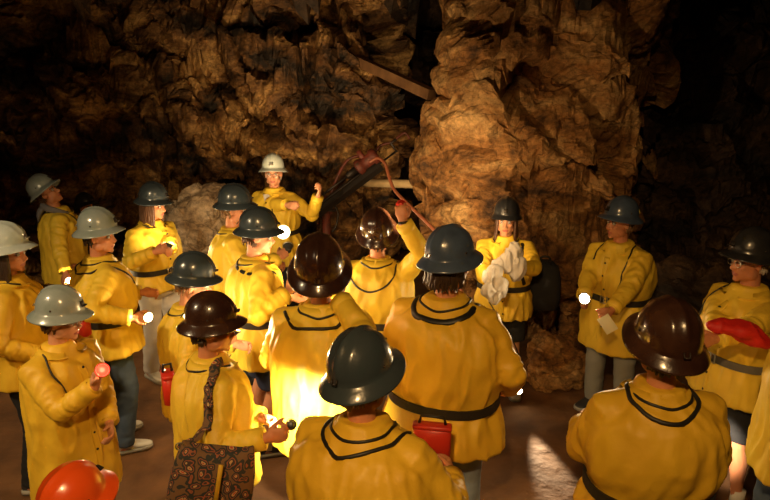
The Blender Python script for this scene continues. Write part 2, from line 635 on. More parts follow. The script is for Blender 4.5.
class Person:
    def __init__(s, px, py, Z, yaw, label, hy=0, hp=0, girth=1., lean=0, twist=0, helmet='h_slate', hair='hair_dark', hairlen=0, coat='coat',
                 belt='belt', trousers='denim', shorts=False, shoes='shoe_dark', hands=None, voxel=.0075, skin='skin', htilt=0, hem=.72,
                 bodydx=0, front=False, glasses=False, hood=None, shirt=None, cord='neck', seed=0, scale=None, helmet_scale=1.0, depth=1.0, cap=False, kid=False, group=None, roll=0, side=0., belt_z=1.05):
        s.seed = seed or (hash((px, py)) % 1000) + 1
        s.rg = random.Random(s.seed)
        hc = at(px, py, Z)
        s.sc = scale or hc.z / 1.685
        root_xy = hc.copy()
        s.yaw = R(yaw)
        s.g, s.dp = girth * 1.04, depth * 1.04
        s.lean, s.twist, s.side = R(lean), R(twist), side
        s.bz = belt_z
        s.TZ = [z + (belt_z - 1.05) * (1 if .93 < z < 1.10 else (.5 if .8 < z < 1.16 else 0)) for z in TZ]
        # head placed so that the helmet centre lands at hc
        s.hyaw, s.hpit = R(hy), R(hp)
        s.Hm = None
        piv = s.bend(np.array([[0, -.008, 1.475]]))[0]
        s.Hrot = (Matrix.Rotation(s.hyaw, 4, 'Z') @ Matrix.Rotation(s.hpit, 4, 'X') @ Matrix.Rotation(R(roll), 4, 'Y'))
        s.Hm = Matrix.Translation(Vector(piv)) @ s.Hrot @ Matrix.Translation((0, .026, .164)) @ Matrix.Scale(1.05, 4)
        helm_c = s.Hm @ Vector((0, -.005, .105))
        s.root = Matrix.Translation((root_xy.x, root_xy.y, 0)) @ Matrix.Rotation(s.yaw, 4, 'Z') @ Matrix.Scale(s.sc, 4)
        off = s.root.to_3x3() @ Vector((helm_c.x, helm_c.y, 0))
        s.pos = Vector((hc.x - off.x, hc.y - off.y, 0))
        if not scale:
            s.sc = hc.z / helm_c.z
        s.root = Matrix.Translation(s.pos) @ Matrix.Rotation(s.yaw, 4, 'Z') @ Matrix.Scale(s.sc, 4)
        s.rinv = s.root.inverted()
        s.hands = hands or {}
        s.arms = {}
        s.solve_arms()
        s.shorts, s.hem = shorts, hem
        s.belted = belt is not None
        # ---- body
        s.body = s.make_body(M[skin], voxel)
        s.body.matrix_world = s.root
        tag(s.body, label, 'person', group)
        s.make_trousers(M[trousers], shorts)
        s.make_shoes(M[shoes])
        s.make_coat(M[coat], front)
        if belt:
            s.make_belt(M[belt])
        s.make_hair(M[hair], hairlen)
        s.make_helmet(M[helmet], htilt, helmet_scale, cap)
        if glasses:
            s.make_glasses()
        if shirt:
            s.make_shirt(M[shirt])
        if hood:
            s.make_hood(M[hood])
        if cord == 'neck':
            s.strap([(.085, .075, 1.45), (.105, .01, 1.46), (.09, -.075, 1.455), (0, -.11, 1.435), (-.09, -.075, 1.455), (-.105, .01, 1.46), (-.085, .08, 1.45)], 'lamp_cord', .006)

    # local helpers
    def bend(s, P):
        P = np.asarray(P, float).copy()
        t = sstep(.93, 1.32, P[:, 2])
        tw = s.twist * t
        x, y = P[:, 0].copy(), P[:, 1].copy()
        P[:, 0] = x * np.cos(tw) - y * np.sin(tw)
        P[:, 1] = x * np.sin(tw) + y * np.cos(tw)
        an = s.lean * t
        y, z = P[:, 1].copy(), P[:, 2] - .95
        P[:, 1] = y * np.cos(an) + z * np.sin(an)
        P[:, 2] = .95 - y * np.sin(an) + z * np.cos(an)
        P[:, 0] += s.side * t * t
        return P

    def bv(s, p):
        return Vector(s.bend(np.array([p]))[0])

    def local(s, p):
        return s.rinv @ Vector(p)

    def solve_arms(s):
        for side in ('r', 'l'):
            sx = 1 if side == 'r' else -1
            S = s.bv((sx * .182 * (.5 + .5 * s.g), -.005, 1.385))
            h = s.hands.get(side)
            if h is None:
                W = s.bv((sx * .30 * s.g, .02, 1.385 - .50)) if False else Vector((sx * .285 * s.g, .03, .88))
                h = {}
            else:
                W = s.local(at(*h['px'])) if 'px' in h else Vector(h['at'])
            L1, L2 = .285, .255
            d = W - S
            D = d.length
            if D > (L1 + L2) * .995:
                W = S + d * ((L1 + L2) * .995 / D)
                d = W - S
                D = d.length
            dn = d.normalized()
            a = (L1 * L1 - L2 * L2 + D * D) / (2 * D)
            hh = math.sqrt(max(L1 * L1 - a * a, 0))
            pole = Vector(h.get('pole', (sx * .7, -.35, -.8)))
            pn = (pole - dn * pole.dot(dn)).normalized()
            E = S + dn * a + pn * hh
            hd = Vector(h['dir']) if 'dir' in h else (W - E).normalized()
            if 'px' in h and 'dirw' in h:
                hd = (s.rinv.to_3x3() @ Vector(h['dirw'])).normalized()
            pal = Vector(h.get('palm', (-sx, .1, -.1)))
            pal = (pal - hd * pal.dot(hd)).normalized()
            s.arms[side] = dict(S=S, E=E, W=W, d=hd.normalized(), n=pal, curl=h.get('curl', 28), sx=sx)

    def hand_mb(s, mb, A):
        W, d, n, sx = A['W'], A['d'], A['n'], A['sx']
        t = d.cross(n) * (-1)      # towards the thumb
        # right hand: palm facing left, fingers forward, thumb up
        t = n.cross(d) * (1 if sx > 0 else -1)
        if sx > 0:
            t = -n.cross(d) * -1
        # make sure that the thumb lies on the upper or inner side
        if t.z < -.2:
            t = -t
        rot = Matrix((t, n, d)).transposed()
        mb.tube([A['W'] - d * .05, W + d * .01, W + d * .035], [.026, .026, .028], flat=(1.15, .85), ref=n)
        mb.ell(W + d * .058, (.043, .017, .052), rot)
        mb.ell(W + d * .04 + t * .022 + n * .006, (.02, .016, .03), rot)
        c = R(A['curl'])
        for k, (o, L) in enumerate(((.030, .072), (.010, .080), (-.011, .075), (-.031, .060))):
            p = W + d * (.098 - .004 * abs(k - 1.2)) + t * o
            pts = [p - d * .03, p]
            a = 0
            for q, fr in enumerate((.45, .32, .26)):
                a += c * (1.0 + .25 * q + .08 * k)
                dd = d * math.cos(a) + n * math.sin(a) + t * (o * 1.2)
                p = p + dd.normalized() * L * fr
                pts.append(p)
            mb.tube(pts, [.0095, .0095, .009, .0083, .007], seg=8, roundcap=True)
        p = W + d * .028 + t * .032 + n * .006
        pts = [p]
        for q, (L, k) in enumerate(((.035, .35), (.03, .6), (.022, .8))):
            dd = (d * (.75) + t * (.75 - k * .9) + n * (.35 + k * .45 * (1 if c > .3 else .3))).normalized()
            p = p + dd * L
            pts.append(p)
        mb.tube(pts, [.014, .0115, .0105, .0085], seg=8, roundcap=True)
        A['grip'] = W + d * .085 + n * (.030 if A['curl'] > 40 else .022)

    def legs(s):
        out = []
        for sx in (-1, 1):
            H = Vector((sx * .095 * s.g, 0, .90))
            K = Vector((sx * (.115 + .02 * s.rg.random()), .035 + .03 * s.rg.random(), .49))
            A = Vector((sx * (.13 + .03 * s.rg.random()), -.03 + .04 * s.rg.random(), .085))
            out.append((sx, H, K, A))
        return out

    def make_body(s, m, voxel):
        mb = MB()
        g = s.g
        rs = []
        for z in (.86, .92, 1.0, 1.08, 1.16, 1.24, 1.31, 1.37, 1.41, 1.44):
            a = np.interp(z, TZ, TA) * .80
            b = np.interp(z, TZ, TB) * .74
            pts = s.bend(np.array([(a * math.cos(t) * g, b * math.sin(t) * g, z) for t in np.linspace(0, 2 * PI, 20, endpoint=False)]))
            rs.append([Vector(p) for p in pts])
        mb.rings(rs)
        s.leg = s.legs()
        for sx, H, K, A in s.leg:
            mb.tube([H + Vector((0, 0, .05)), H, H * .6 + K * .4, K, K * .72 + A * .28 + Vector((0, -.018, 0)), K * .25 + A * .75, A], [.085, .088, .072, .052, .055, .034, .033], roundcap=True)
            mb.tube([A + Vector((0, -.03, -.04)), A + Vector((sx * .005, .06, -.05)), A + Vector((sx * .01, .15, -.062))], [.032, .036, .022], flat=(1.1, .8), ref=(0, 0, 1), roundcap=True)
        for A in s.arms.values():
            mb.tube([A['S'], A['S'] * .5 + A['E'] * .5, A['E'], A['E'] * .6 + A['W'] * .4, A['W']], [.05, .045, .036, .037, .027], roundcap=True)
            s.hand_mb(mb, A)
        piv = s.bv((0, -.008, 1.475))
        # neck
        h0 = s.Hm @ Vector((0, -.02, -.03))
        base = s.bv((0, -.015, 1.40))
        mb.tube([base, piv * .6 + base * .4, h0 * .55 + piv * .45, h0], [.068, .056, .052, .052], seg=16)
        # head
        r3 = s.Hm.to_3x3()

        def E(c, r, tilt=0.):
            mb.ell(s.Hm @ Vector(c), r, r3 @ Matrix.Rotation(tilt, 3, 'X'), 20, 14)
        E((0, -.012, .030), (.074, .094, .086))
        E((0, .028, -.028), (.060, .060, .082))
        E((0, .032, -.072), (.047, .048, .040), .3)
        E((0, .066, -.096), (.021, .018, .017))
        E((0, .074, .024), (.046, .014, .011))
        for q in (-1, 1):
            E((q * .038, .058, -.022), (.020, .022, .018))
            E((q * .052, .012, -.065), (.014, .032, .026), .4)
            mb.ell(s.Hm @ Vector((q * .076, -.008, -.008)), (.007, .018, .030), r3 @ Matrix.Rotation(q * .35, 3, 'Z') @ Matrix.Rotation(.15, 3, 'X'))
            E((q * .012, .095, -.036), (.008, .010, .008))
        mb.tube([s.Hm @ Vector(p) for p in ((0, .078, .014), (0, .092, -.012), (0, .104, -.030), (0, .098, -.040))], [.008, .0095, .0115, .008], seg=10, roundcap=True)
        E((0, .082, -.060), (.023, .010, .0055))
        E((0, .080, -.071), (.021, .010, .0065))
        me = remesh(mb, voxel, 2, .5)
        # sockets and the line of the mouth, pressed in
        co = getco(me)
        Hi = np.array(s.Hm.inverted())
        hl = co @ Hi[:3, :3].T + Hi[:3, 3]
        d = np.zeros(len(co))
        for q in (-1, 1):
            e = np.array([q * .031, .085, .003])
            d += .011 * np.exp(-(((hl - e) / np.array([.017, .03, .012])) ** 2).sum(1))
        d += .004 * np.exp(-(((hl - np.array([0, .088, -.0655])) / np.array([.022, .02, .0025])) ** 2).sum(1))
        fw = np.array(r3 @ Vector((0, 1, 0)))
        co = co - d[:, None] * fw
        setco(me, co)
        # lips and brows keep their own colour
        ct = np.empty(len(me.polygons) * 3)
        me.polygons.foreach_get('center', ct)
        ct = ct.reshape(-1, 3) @ Hi[:3, :3].T + Hi[:3, 3]
        mi = np.zeros(len(me.polygons), dtype=np.int32)
        lips = (((ct[:, 0] / .025) ** 2 + ((ct[:, 2] + .066) / .0115) ** 2) < 1) & (ct[:, 1] > .07)
        brow = (np.abs(np.abs(ct[:, 0]) - .033) < .018) & (np.abs(ct[:, 2] - .020 + (np.abs(ct[:, 0]) - .03) ** 2 * 8) < .0045) & (ct[:, 1] > .05)
        mi[lips] = 1
        mi[brow] = 2
        me.polygons.foreach_set('material_index', mi)
        me.polygons.foreach_set('use_smooth', [True] * len(me.polygons))
        me.update()
        o = link('person', me, [m, M['lips'], M['hair_dark']])
        for q in (-1, 1):
            mb = MB()
            mb.ell(s.Hm @ Vector((q * .031, .0725, .003)), (.0125, .0125, .0125), r3, 12, 8)
            mb.ell(s.Hm @ Vector((q * .031, .0795, .003)), (.0062, .0062, .0062), r3, 10, 6, mi=1)
            mb.obj('eye', [M['eye'], M['iris']], o)
        return o

    def make_trousers(s, m, shorts):
        mb = MB()
        g = s.g
        rs = []
        for z, k in ((.80, .66), (.84, .80), (.92, .84), (1.0, .82)):
            a, b = np.interp(z, TZ, TA) * k, np.interp(z, TZ, TB) * (k + .02)
            rs.append([Vector((a * math.cos(t) * g, b * math.sin(t) * g, z)) for t in np.linspace(0, 2 * PI, 24, endpoint=False)])
        mb.rings(rs)
        for sx, H, K, A in s.leg:
            if shorts:
                mb.tube([H + Vector((0, 0, .03)), H * .6 + K * .4, H * .12 + K * .88], [.112, .105, .098], seg=16)
            else:
                mb.tube([H + Vector((0, 0, .03)), H * .6 + K * .4, K, K * .5 + A * .5, A + Vector((0, 0, -.02))], [.112, .096, .078, .074, .070], seg=16)
        me = remesh(mb, .012, 3)
        co, no = getco(me), getno(me)
        sd = s.seed * 1.7
        d = np.array([.006 * nz((p[0] * 9, p[1] * 9 + sd, p[2] * 5)) + .005 * (1 - 2 * abs(nz((p[0] * 7 + sd, p[1] * 7, p[2] * 17)))) for p in co])
        setco(me, co + no * d[:, None])
        link('shorts' if shorts else 'trousers', me, m, s.body)

    def make_shoes(s, m):
        for sx, H, K, A in s.leg:
            out = R(-sx * 10)
            rot = Matrix.Rotation(out, 3, 'Z')
            mb = MB()
            rs = []
            prof = [(-.085, .020, .03, .075), (-.075, .034, .018, .10), (-.04, .040, .016, .115), (0, .041, .016, .108), (.05, .044, .016, .085), (.10, .050, .016, .062), (.145, .047, .016, .048), (.172, .034, .018, .038), (.182, .014, .02, .03)]
            for y, w, zb, zt in prof:
                ring = []
                for j in range(16):
                    t = 2 * PI * j / 16
                    cx, sz = math.cos(t), math.sin(t)
                    ring.append(rot @ Vector((math.copysign(abs(cx) ** .8, cx) * w, y, (zb + zt) / 2 + math.copysign(abs(sz) ** .8, sz) * (zt - zb) / 2)) + Vector((A.x, A.y + .01, 0)))
                rs.append(ring)
            mb.rings(rs)
            sh = mb.obj('shoe', m, s.body)
            mb = MB()
            rs = []
            for y, w, zb, zt in prof:
                ring = [rot @ Vector((x * (w + .006), y * 1.03, z)) + Vector((A.x, A.y + .01, 0)) for x, z in ((1, .0), (1.0, .028), (-1.0, .028), (-1, .0))]
                rs.append(ring)
            mb.rings(rs)
            mb.obj('sole', M['rubber'], sh)
            if s.shorts:
                mb = MB().tube([A + Vector((0, 0, -.03)), A + Vector((0, 0, .05)), A + Vector((0, 0, .10))], [.045, .041, .043], seg=16)
                mb.obj('sock', M['white_cloth'], s.body)

    def tors(s, th, z, off=0.):
        a = float(np.interp(z, s.TZ, TA if s.belted else TA0)) * s.g + off
        b = float(np.interp(z, s.TZ, TB if s.belted else TB0)) * s.g * s.dp + off
        cx, sy = math.cos(th), math.sin(th)
        e = .88
        return (math.copysign(abs(cx) ** e, cx) * a, math.copysign(abs(sy) ** e, sy) * b - .012 * (sy < 0) * sstep(1.1, 1.3, z), z)

    def make_coat(s, m, front):
        mb = MB()
        zs = [s.hem] + [z for z in np.arange(s.hem + .05, 1.50, .035)] + [1.50]
        rs = []
        for z in zs:
            rs.append([Vector(p) for p in s.bend(np.array([s.tors(t, z) for t in np.linspace(0, 2 * PI, 40, endpoint=False)]))])
        mb.rings(rs)
        for A in s.arms.values():
            S, E, W = A['S'], A['E'], A['W']
            inn = S + Vector((-A['sx'] * .09, 0, .012))
            fa = (W - E)
            mb.tube([inn, S + Vector((0, 0, -.003)), S * .55 + E * .45, E, E + fa * .35, E + fa * .80, E + fa * .93], [.072, .082, .074, .066, .064, .056, .052], seg=18, roundcap=False)
            mb.ell(E, (.066, .066, .066))
            mb.ell(S + Vector((-A['sx'] * .012, 0, -.004)), (.083, .080, .074))
            if 'cuff' not in A:
                A['cuff'] = E + fa * .93
        me = remesh(mb, .011, 4, .5)
        co, no = getco(me), getno(me)
        sd = s.seed * 3.1
        d = np.zeros(len(co))
        seg = [(A['S'], A['E']) for A in s.arms.values()] + [(A['E'], A['W']) for A in s.arms.values()]
        # how much of a vertex belongs to a sleeve
        best = np.full(len(co), 1e9)
        tt = np.zeros(len(co))
        for i, (a, b) in enumerate(seg):
            a_, b_ = np.array(a), np.array(b)
            ab = b_ - a_
            t = np.clip(((co - a_) @ ab) / (ab @ ab), 0, 1)
            dist = np.linalg.norm(co - (a_ + t[:, None] * ab), axis=1)
            k = dist < best
            tt = np.where(k, t + (i >= 2) + 10 * i, tt)
            best = np.where(k, dist, best)
        slv = 1 - sstep(.085, .115, best)
        cin = 1 - np.exp(-((co[:, 2] - s.bz) / .03) ** 2) if s.belted else np.ones(len(co))
        for i, p in enumerate(co):
            x, y, z = p
            # torso: long drag folds, slanting towards the shoulders, and pleats that open out from the belt
            w = .05 * nz((x * 3 + sd, y * 3, z * 3))
            x1, z1 = x + w, z + w
            f1 = nz((x1 * 11 + y * 6, sd + y1 * 9 if False else sd + y * 9, z1 * 3.2 + x1 * 3.5))
            f2 = nz((x1 * 24 - z1 * 6, sd * .7 + y * 22, z1 * 6))
            ft = .021 * (.5 - 1.7 * abs(f1)) + .007 * f2
            # sleeve: rings of creases across, drawn tight at the elbow
            q = tt[i]
            loc = q - math.floor(q / 10) * 10
            f3 = nz((loc * 5.5 + w * 55 + x * 4, x * 8 + sd, y * 8 + z * 5))
            el = math.exp(-((loc - 1.0) / .35) ** 2)
            fs = (.006 + .006 * el) * (.55 - 1.9 * abs(f3)) + .006 * f2
            d[i] = (slv[i] * fs + (1 - slv[i]) * ft) * (.25 + .75 * cin[i]) * (1 - .7 * sstep(1.40, 1.47, z))
        co2 = co + no * d[:, None]
        setco(me, co2)
        me.polygons.foreach_set('use_smooth', [True] * len(me.polygons))
        s.coat = link('coat', me, m, s.body)
        s.coatm = m
        s.bvh = BVHTree.FromPolygons([Vector(p) for p in co2], [tuple(p.vertices) for p in me.polygons])
        # collar: a stand-up band with its points at the front
        mb = MB()
        rs = []
        N = 34
        rin, rout = [], []
        for i in range(N + 1):
            t = R(-90 + 20) + (2 * PI - R(40)) * i / N   # gap at the front, angle measured so that -90 is the front
            front_k = math.exp(-((min(i, N - i)) / 5.) ** 2)
            c, sn = math.cos(t), -math.sin(t)
            jig = .004 * nz((i * .5, sd, 0))
            z0, z1 = 1.442, 1.492 - .03 * front_k
            a = []
            for (r, z) in ((.098, z0), (.098 + jig, z1 - .012), (.106 + jig, z1), (.124 + .022 * front_k + jig, z1 - .032), (.134 + .03 * front_k, z0 + .006), (.128, z0 - .004)):
                a.append(s.bv((c * r * (.9 + .1 * s.g), sn * r * .88 - .004, z)))
            rs.append(a)
        mb.rings(rs)
        mb.obj('collar', m, s.body)
        # cuffs
        for A in s.arms.values():
            fa = (A['W'] - A['E']).normalized()
            c = A['cuff']
            mb = MB().tube([c - fa * .045, c - fa * .04, c + fa * .010, c + fa * .012, c + fa * .004], [.056, .059, .058, .048, .040], seg=20, caps=False)
            mb.obj('cuff', m, s.body)
        if front:
            s.placket(m)

    def snap(s, p, off):
        q = Vector(p)
        loc, n, i, d = s.bvh.find_nearest(q)
        return loc + n * off, n

    def strap(s, pts, name, r, flat=None, m=None, off=None, parent=None, n=6, bent=True, world=False):
        P = [s.bv(p) if bent else Vector(p) for p in pts]
        P = catmull(P, n)
        out, nn = [], []
        for p in P:
            a, b = s.snap(p, (off if off is not None else r * (flat[1] if flat else 1) * .8))
            out.append(a)
            nn.append(b)
        for k in range(2):
            out = [out[0]] + [(out[i - 1] + out[i] * 2 + out[i + 1]) / 4 for i in range(1, len(out) - 1)] + [out[-1]]
        mb = MB().tube(out, r, seg=8, flat=flat, ref=nn)
        return mb.obj(name, m or M['black'], parent or s.body)

    def free_cord(s, pts, name='lamp_cord', r=.005, m=None, local=False):
        P = catmull([s.local(p) if not local else Vector(p) for p in pts], 8)
        return MB().tube(P, r / 1, seg=8).obj(name, m or M['black'], s.body)

    def placket(s, m):
        pts = [(0, .16, 1.42), (0, .2, 1.30), (0, .2, 1.15), (0, .2, 1.05), (0, .22, .90), (0, .22, s.hem + .02)]
        s.strap(pts, 'placket', .02, (1, .22), m, off=.002)
        for z in (1.38, 1.27, 1.16, .95, .84):
            p, n = s.snap(s.bv((.0, .2, z)), .004)
            t = n.orthogonal().normalized()
            MB().tube([p - n * .002, p + n * .004], [.009, .007], seg=12).obj('snap_button', M['iron'], s.body)

    def make_belt(s, m):
        rs = []
        N = 48
        z0 = s.bz
        for i in range(N):
            th = 2 * PI * i / N
            ring = []
            for (o, dz) in ((.004, -.022), (.014, -.024), (.014, .024), (.004, .022)):
                ring.append(s.bv(s.tors(th, z0 + dz * 0.0, o + .004)) + Vector((0, 0, dz)))
            rs.append(ring)
        b = MB().rings(rs, closed=True).obj('belt', m, s.body, smooth=False)
        c = s.bv(s.tors(PI / 2, z0, .020))
        mb = MB()
        for dx, dz, w, h in ((0, .027, .062, .007), (0, -.027, .062, .007), (.030, 0, .007, .058), (-.030, 0, .007, .058), (0, 0, .006, .05)):
            mb.box(c + Vector((dx, .002, dz)), (w, .006, h))
        mb.obj('buckle', M['metal'], b)

    def make_hair(s, m, ln):
        H = s.Hm
        mb = MB()
        # cap of hair
        seg, rings = 40, 20
        V, F = [], []
        for i in range(rings + 1):
            a = PI * .92 * i / rings
            for j in range(seg):
                t = 2 * PI * j / seg
                x, y, z = math.sin(a) * math.cos(t), math.sin(a) * math.sin(t), math.cos(a)
                k = 1 + .03 * nz((x * 6 + s.seed, y * 6, z * 2))
                yy = y
                V.append(H @ Vector((x * .079 * k, -.015 + y * .099 * k, .028 + z * (.094 if z > 0 else .10) * k)))
        for i in range(rings):
            for j in range(seg):
                k = (j + 1) % seg
                a = PI * .92 * (i + .5) / rings
                t = 2 * PI * (j + .5) / seg
                y, z = math.sin(a) * math.sin(t), math.cos(a)
                if y > .25 and z < .35 + .3 * (y > .5):
                    continue
                if z < -.62 or (y > -.1 and z < -.05):
                    continue
                F.append((i * seg + j, (i + 1) * seg + j, (i + 1) * seg + k, i * seg + k))
        mb.add(V, F)
        if ln > 0:
            nl = 46
            for k in range(nl):
                t = R(-205) + R(230) * k / (nl - 1)
                if ln < .1 and math.sin(t) > .15:
                    continue
                x, y = math.cos(t), math.sin(t)
                r0 = 1.0
                L = ln * s.rg.uniform(.8, 1.05)
                pts = []
                for q in range(8):
                    f = q / 7
                    w = .010 * nz((k * .9 + s.seed, f * 3, 1)) * f * 2
                    spread = 1 + .10 * math.sin(f * 2.4) + .05 * f * (ln > .15)
                    pts.append(H @ Vector((0, 0, 0)) + H.to_3x3() @ Vector((x * .076 * spread + w, -.015 + y * .094 * spread + w, .03 - f * .04)) + Vector((0, 0, -f * L)))
                mb.tube(pts, [.012, .0145, .015, .0145, .013, .012, .009, .004], seg=7, flat=(1.1, .7))
        else:
            for k in range(70):
                t = R(s.rg.uniform(-185, 5))
                x, y = math.cos(t), math.sin(t)
                z0 = s.rg.uniform(-.055, .01)
                kk = math.sqrt(max(.2, 1 - ((z0 - 0) / .12) ** 2))
                p0 = Vector((x * .074 * kk, -.015 + y * .093 * kk, z0 + .02))
                p1 = Vector((x * .078 * kk * .97, -.015 + y * .096 * kk * .96, z0 - .012))
                mb.tube([H @ p0, H @ p1], [.009, .004], seg=6, flat=(1.2, .7))
        mb.obj('hair', m, s.body)

    def make_glasses(s):
        H = s.Hm
        mb = MB()
        for q in (-1, 1):
            c = Vector((q * .033, .094, -.002))
            loop = [H @ (c + Vector((.024 * math.cos(t), -.004 * abs(math.cos(t)), .017 * math.sin(t)))) for t in np.linspace(0, 2 * PI, 20)]
            mb.tube(loop, .0018, seg=6)
            mb.tube([H @ Vector(p) for p in ((q * .057, .090, .003), (q * .072, .05, .006), (q * .08, -.005, .004), (q * .078, -.02, -.01))], .0017, seg=6)
        mb.tube([H @ Vector(p) for p in ((-.009, .094, .003), (0, .098, .005), (.009, .094, .003))], .0018, seg=6)
        mb.obj('glasses', M['metal'], s.body)

    def make_shirt(s, m):
        rs = []
        for z, k in ((1.40, 1.02), (1.455, .84), (1.475, .76), (1.472, .68)):
            rs.append([s.bv((math.cos(t) * .098 * k * 1.04, math.sin(t) * .092 * k + .004, z + .012 * (math.sin(t) < 0))) for t in np.linspace(0, 2 * PI, 28, endpoint=False)])
        mb = MB().rings(rs, caps=False)
        # the V that shows where the coat stands open
        grid = []
        n = 9
        for i in range(n):
            f = i / (n - 1)
            w = .040 * (1 - f) + .003
            row = []
            for j in range(7):
                g_ = (j / 6 - .5) * 2
                p, nn = s.snap(s.bv((g_ * w, .16, 1.465 - f * .10)), .012)
                row.append(p)
            grid.append(row)
        V = [p + Vector((0, .006, .004)) for r in grid for p in r]
        F = [(i * 7 + j, (i + 1) * 7 + j, (i + 1) * 7 + j + 1, i * 7 + j + 1) for i in range(n - 1) for j in range(6)]
        if m.name.startswith('white'):
            mb.add(V, F)
        mb.obj('shirt', m, s.body)

    def make_hood(s, m):
        mb = MB()
        path = [s.bv(p) for p in ((.085, .085, 1.44), (.125, .0, 1.475), (.10, -.085, 1.50), (0, -.125, 1.515), (-.10, -.085, 1.50), (-.125, 0, 1.475), (-.085, .085, 1.44))]
        mb.tube(catmull(path, 6), [.012 + .020 * math.sin(PI * i / 36) for i in range(37)], seg=14, flat=(1, 1.1), ref=(0, 0, 1), roundcap=True)
        mb.tube(catmull([s.bv(p) for p in ((.0, -.13, 1.50), (0, -.165, 1.45), (0, -.185, 1.36))], 6), [.05, .052, .055, .056, .056, .055, .053, .05, .046, .04, .03, .02, .01], seg=14, flat=(1.5, .5), ref=(0, -1, 0))
        mb.obj('hood', m, s.body)

    def make_helmet(s, m, tilt, k, cap):
        T = s.Hm @ Matrix.Translation((0, -.006, .064)) @ Matrix.Rotation(R(tilt + 3), 4, 'X') @ Matrix.Scale(k * 1.0, 4)
        N = 72
        rs = []
        prof = []
        for i in range(15):
            a = (PI / 2) * i / 14
            prof.append((math.sin(a), math.cos(a), 0))       # dome
        A, B, Hh = .107, .126, .136
        for i, (sa, ca, _) in enumerate(prof):
            ring = []
            for j in range(N):
                t = 2 * PI * j / N
                if i == 0:
                    sa = .02
                x, y, z = sa ** .92 * math.cos(t) * A, sa ** .92 * math.sin(t) * B, ca ** .95 * Hh
                # one broad ridge front to back with a fine one at either side
                dome = ca
                up = .0060 * math.exp(-(x / .011) ** 2) * sstep(.12, .4, dome) + .0026 * (math.exp(-((abs(x) - .042) / .006) ** 2)) * sstep(.2, .5, dome)
                nv = Vector((x / A ** 2, y / B ** 2, z / Hh ** 2)).normalized()
                ring.append(T @ (Vector((x, y, z)) + nv * float(up)))
            rs.append(ring)
        bw = lambda t: (.020 + .012 * max(0, math.sin(t)) ** 2) if cap else .034 + .014 * max(0, math.sin(t)) ** 3 + .006 * max(0, -math.sin(t)) ** 2
        for (f, dz) in ((.10, -.004), (.35, -.011), (.7, -.021), (.95, -.031), (1.03, -.0345), (1.03, -.038), (.95, -.037), (.6, -.026), (.25, -.017), (-.02, -.012)):
            ring = []
            for j in range(N):
                t = 2 * PI * j / N
                w = bw(t) * f
                z = dz * (1.0 + .25 * abs(math.cos(t)) - .25 * max(0, math.sin(t)))
                ring.append(T @ Vector((math.cos(t) * (A + w), math.sin(t) * (B + w), z)))
            rs.append(ring)
        for (q, z) in ((.955, .02), (.9, .05), (.6, .09), (.1, .108)):
            rs.append([T @ Vector((math.cos(2 * PI * j / N) * A * q, math.sin(2 * PI * j / N) * B * q, z)) for j in range(N)])
        hel = MB().rings(rs).obj('helmet', m, s.body)
        s.helmet, s.HT = hel, T
        # lamp bracket at the front, cord clip at the back
        mb = MB()
        r3 = T.to_3x3()
        y = B * .985
        mb.box(T @ Vector((0, y, .040)), (.034 * k * 1, .006 * k, .036 * k), r3.normalized() @ Matrix.Rotation(R(18), 3, 'X'))
        mb.box(T @ Vector((0, y + .010, .030)), (.040 * k, .016 * k, .006 * k), r3.normalized())
        mb.obj('lamp_bracket', M['iron'] if not m.name.startswith('pale') else M['metal'], hel)
        mb = MB()
        mb.tube([T @ Vector(p) for p in ((-.010, -B - .003, .030), (-.010, -B - .014, .016), (.010, -B - .014, .016), (.010, -B - .003, .030))], .003 * k, seg=6)
        for q in (-1, 1):
            MB().ell(T @ Vector((q * (A * .97 + .001), 0, .024)), (.006 * k, .006 * k, .006 * k)).obj('rivet', M['iron'], hel)
        mb.obj('cord_clip', M['iron'] if 'grey' not in m.name else M['metal'], hel)

    def grip(s, side):
        A = s.arms[side]
        return s.root @ A['grip']

    def fold_over(s):
        pass


lamp_count = 0


def lamp(pos, aim, label, power=20, lens='lens', r=.030, cone=None, blend=.6, color=(1, .70, .36), body='lamp_body', reflector=False, group=None, fwd=.012, size=.02, holder=None):
    """a miner's hand lamp: housing, rim, lens and the light it throws"""
    pos, aim = Vector(pos), Vector(aim)
    d = (aim - pos).normalized()
    q = d.to_track_quat('Z', 'Y').to_matrix()
    root = bpy.data.objects.new('hand_lamp', None)
    C.objects.link(root)
    root.location = pos
    root.rotation_mode = 'QUATERNION'
    root.rotation_quaternion = d.to_track_quat('Z', 'Y')
    tag(root, label, 'lamp', group)
    rs = lambda prof: [[Vector((math.cos(2 * PI * j / 24) * a, math.sin(2 * PI * j / 24) * a, z)) for j in range(24)] for a, z in prof]
    MB().rings(rs([(r * .35, -r * 1.5), (r * .6, -r * 1.45), (r * .72, -r * 1.1), (r * .8, -r * .4), (r * 1.05, -r * .1), (r * 1.05, 0)])).obj('housing', M[body], root)
    MB().rings(rs([(r * .92, -.001), (r * 1.14, -.001), (r * 1.14, r * .25), (r * .92, r * .25)]), closed=True, caps=False).obj('rim', M['reflector'] if reflector else M['red_plastic' if body == 'red_plastic' else 'metal'], root)
    MB().rings(rs([(r * .91, 0.0), (r * .90, r * .10), (r * .6, r * .17), (r * .2, r * .2)])).obj('lens', M[lens], root)
    if power:
        ld = bpy.data.lights.new('lamp_light', 'SPOT' if cone else 'POINT')
        ld.energy = power
        ld.color = color
        ld.shadow_soft_size = size
        if cone:
            ld.spot_size = R(cone)
            ld.spot_blend = blend
        lo = bpy.data.objects.new('lamp_light', ld)
        C.objects.link(lo)
        lo.location = pos + d * (r * .3 + fwd)
        lo.rotation_euler = d.to_track_quat('-Z', 'Y').to_euler()
    return root


# yaw 0 = back to the camera, -90 = facing the right of the picture, 90 = facing the left
def P(*a, **k):
    return Person(*a, **k)


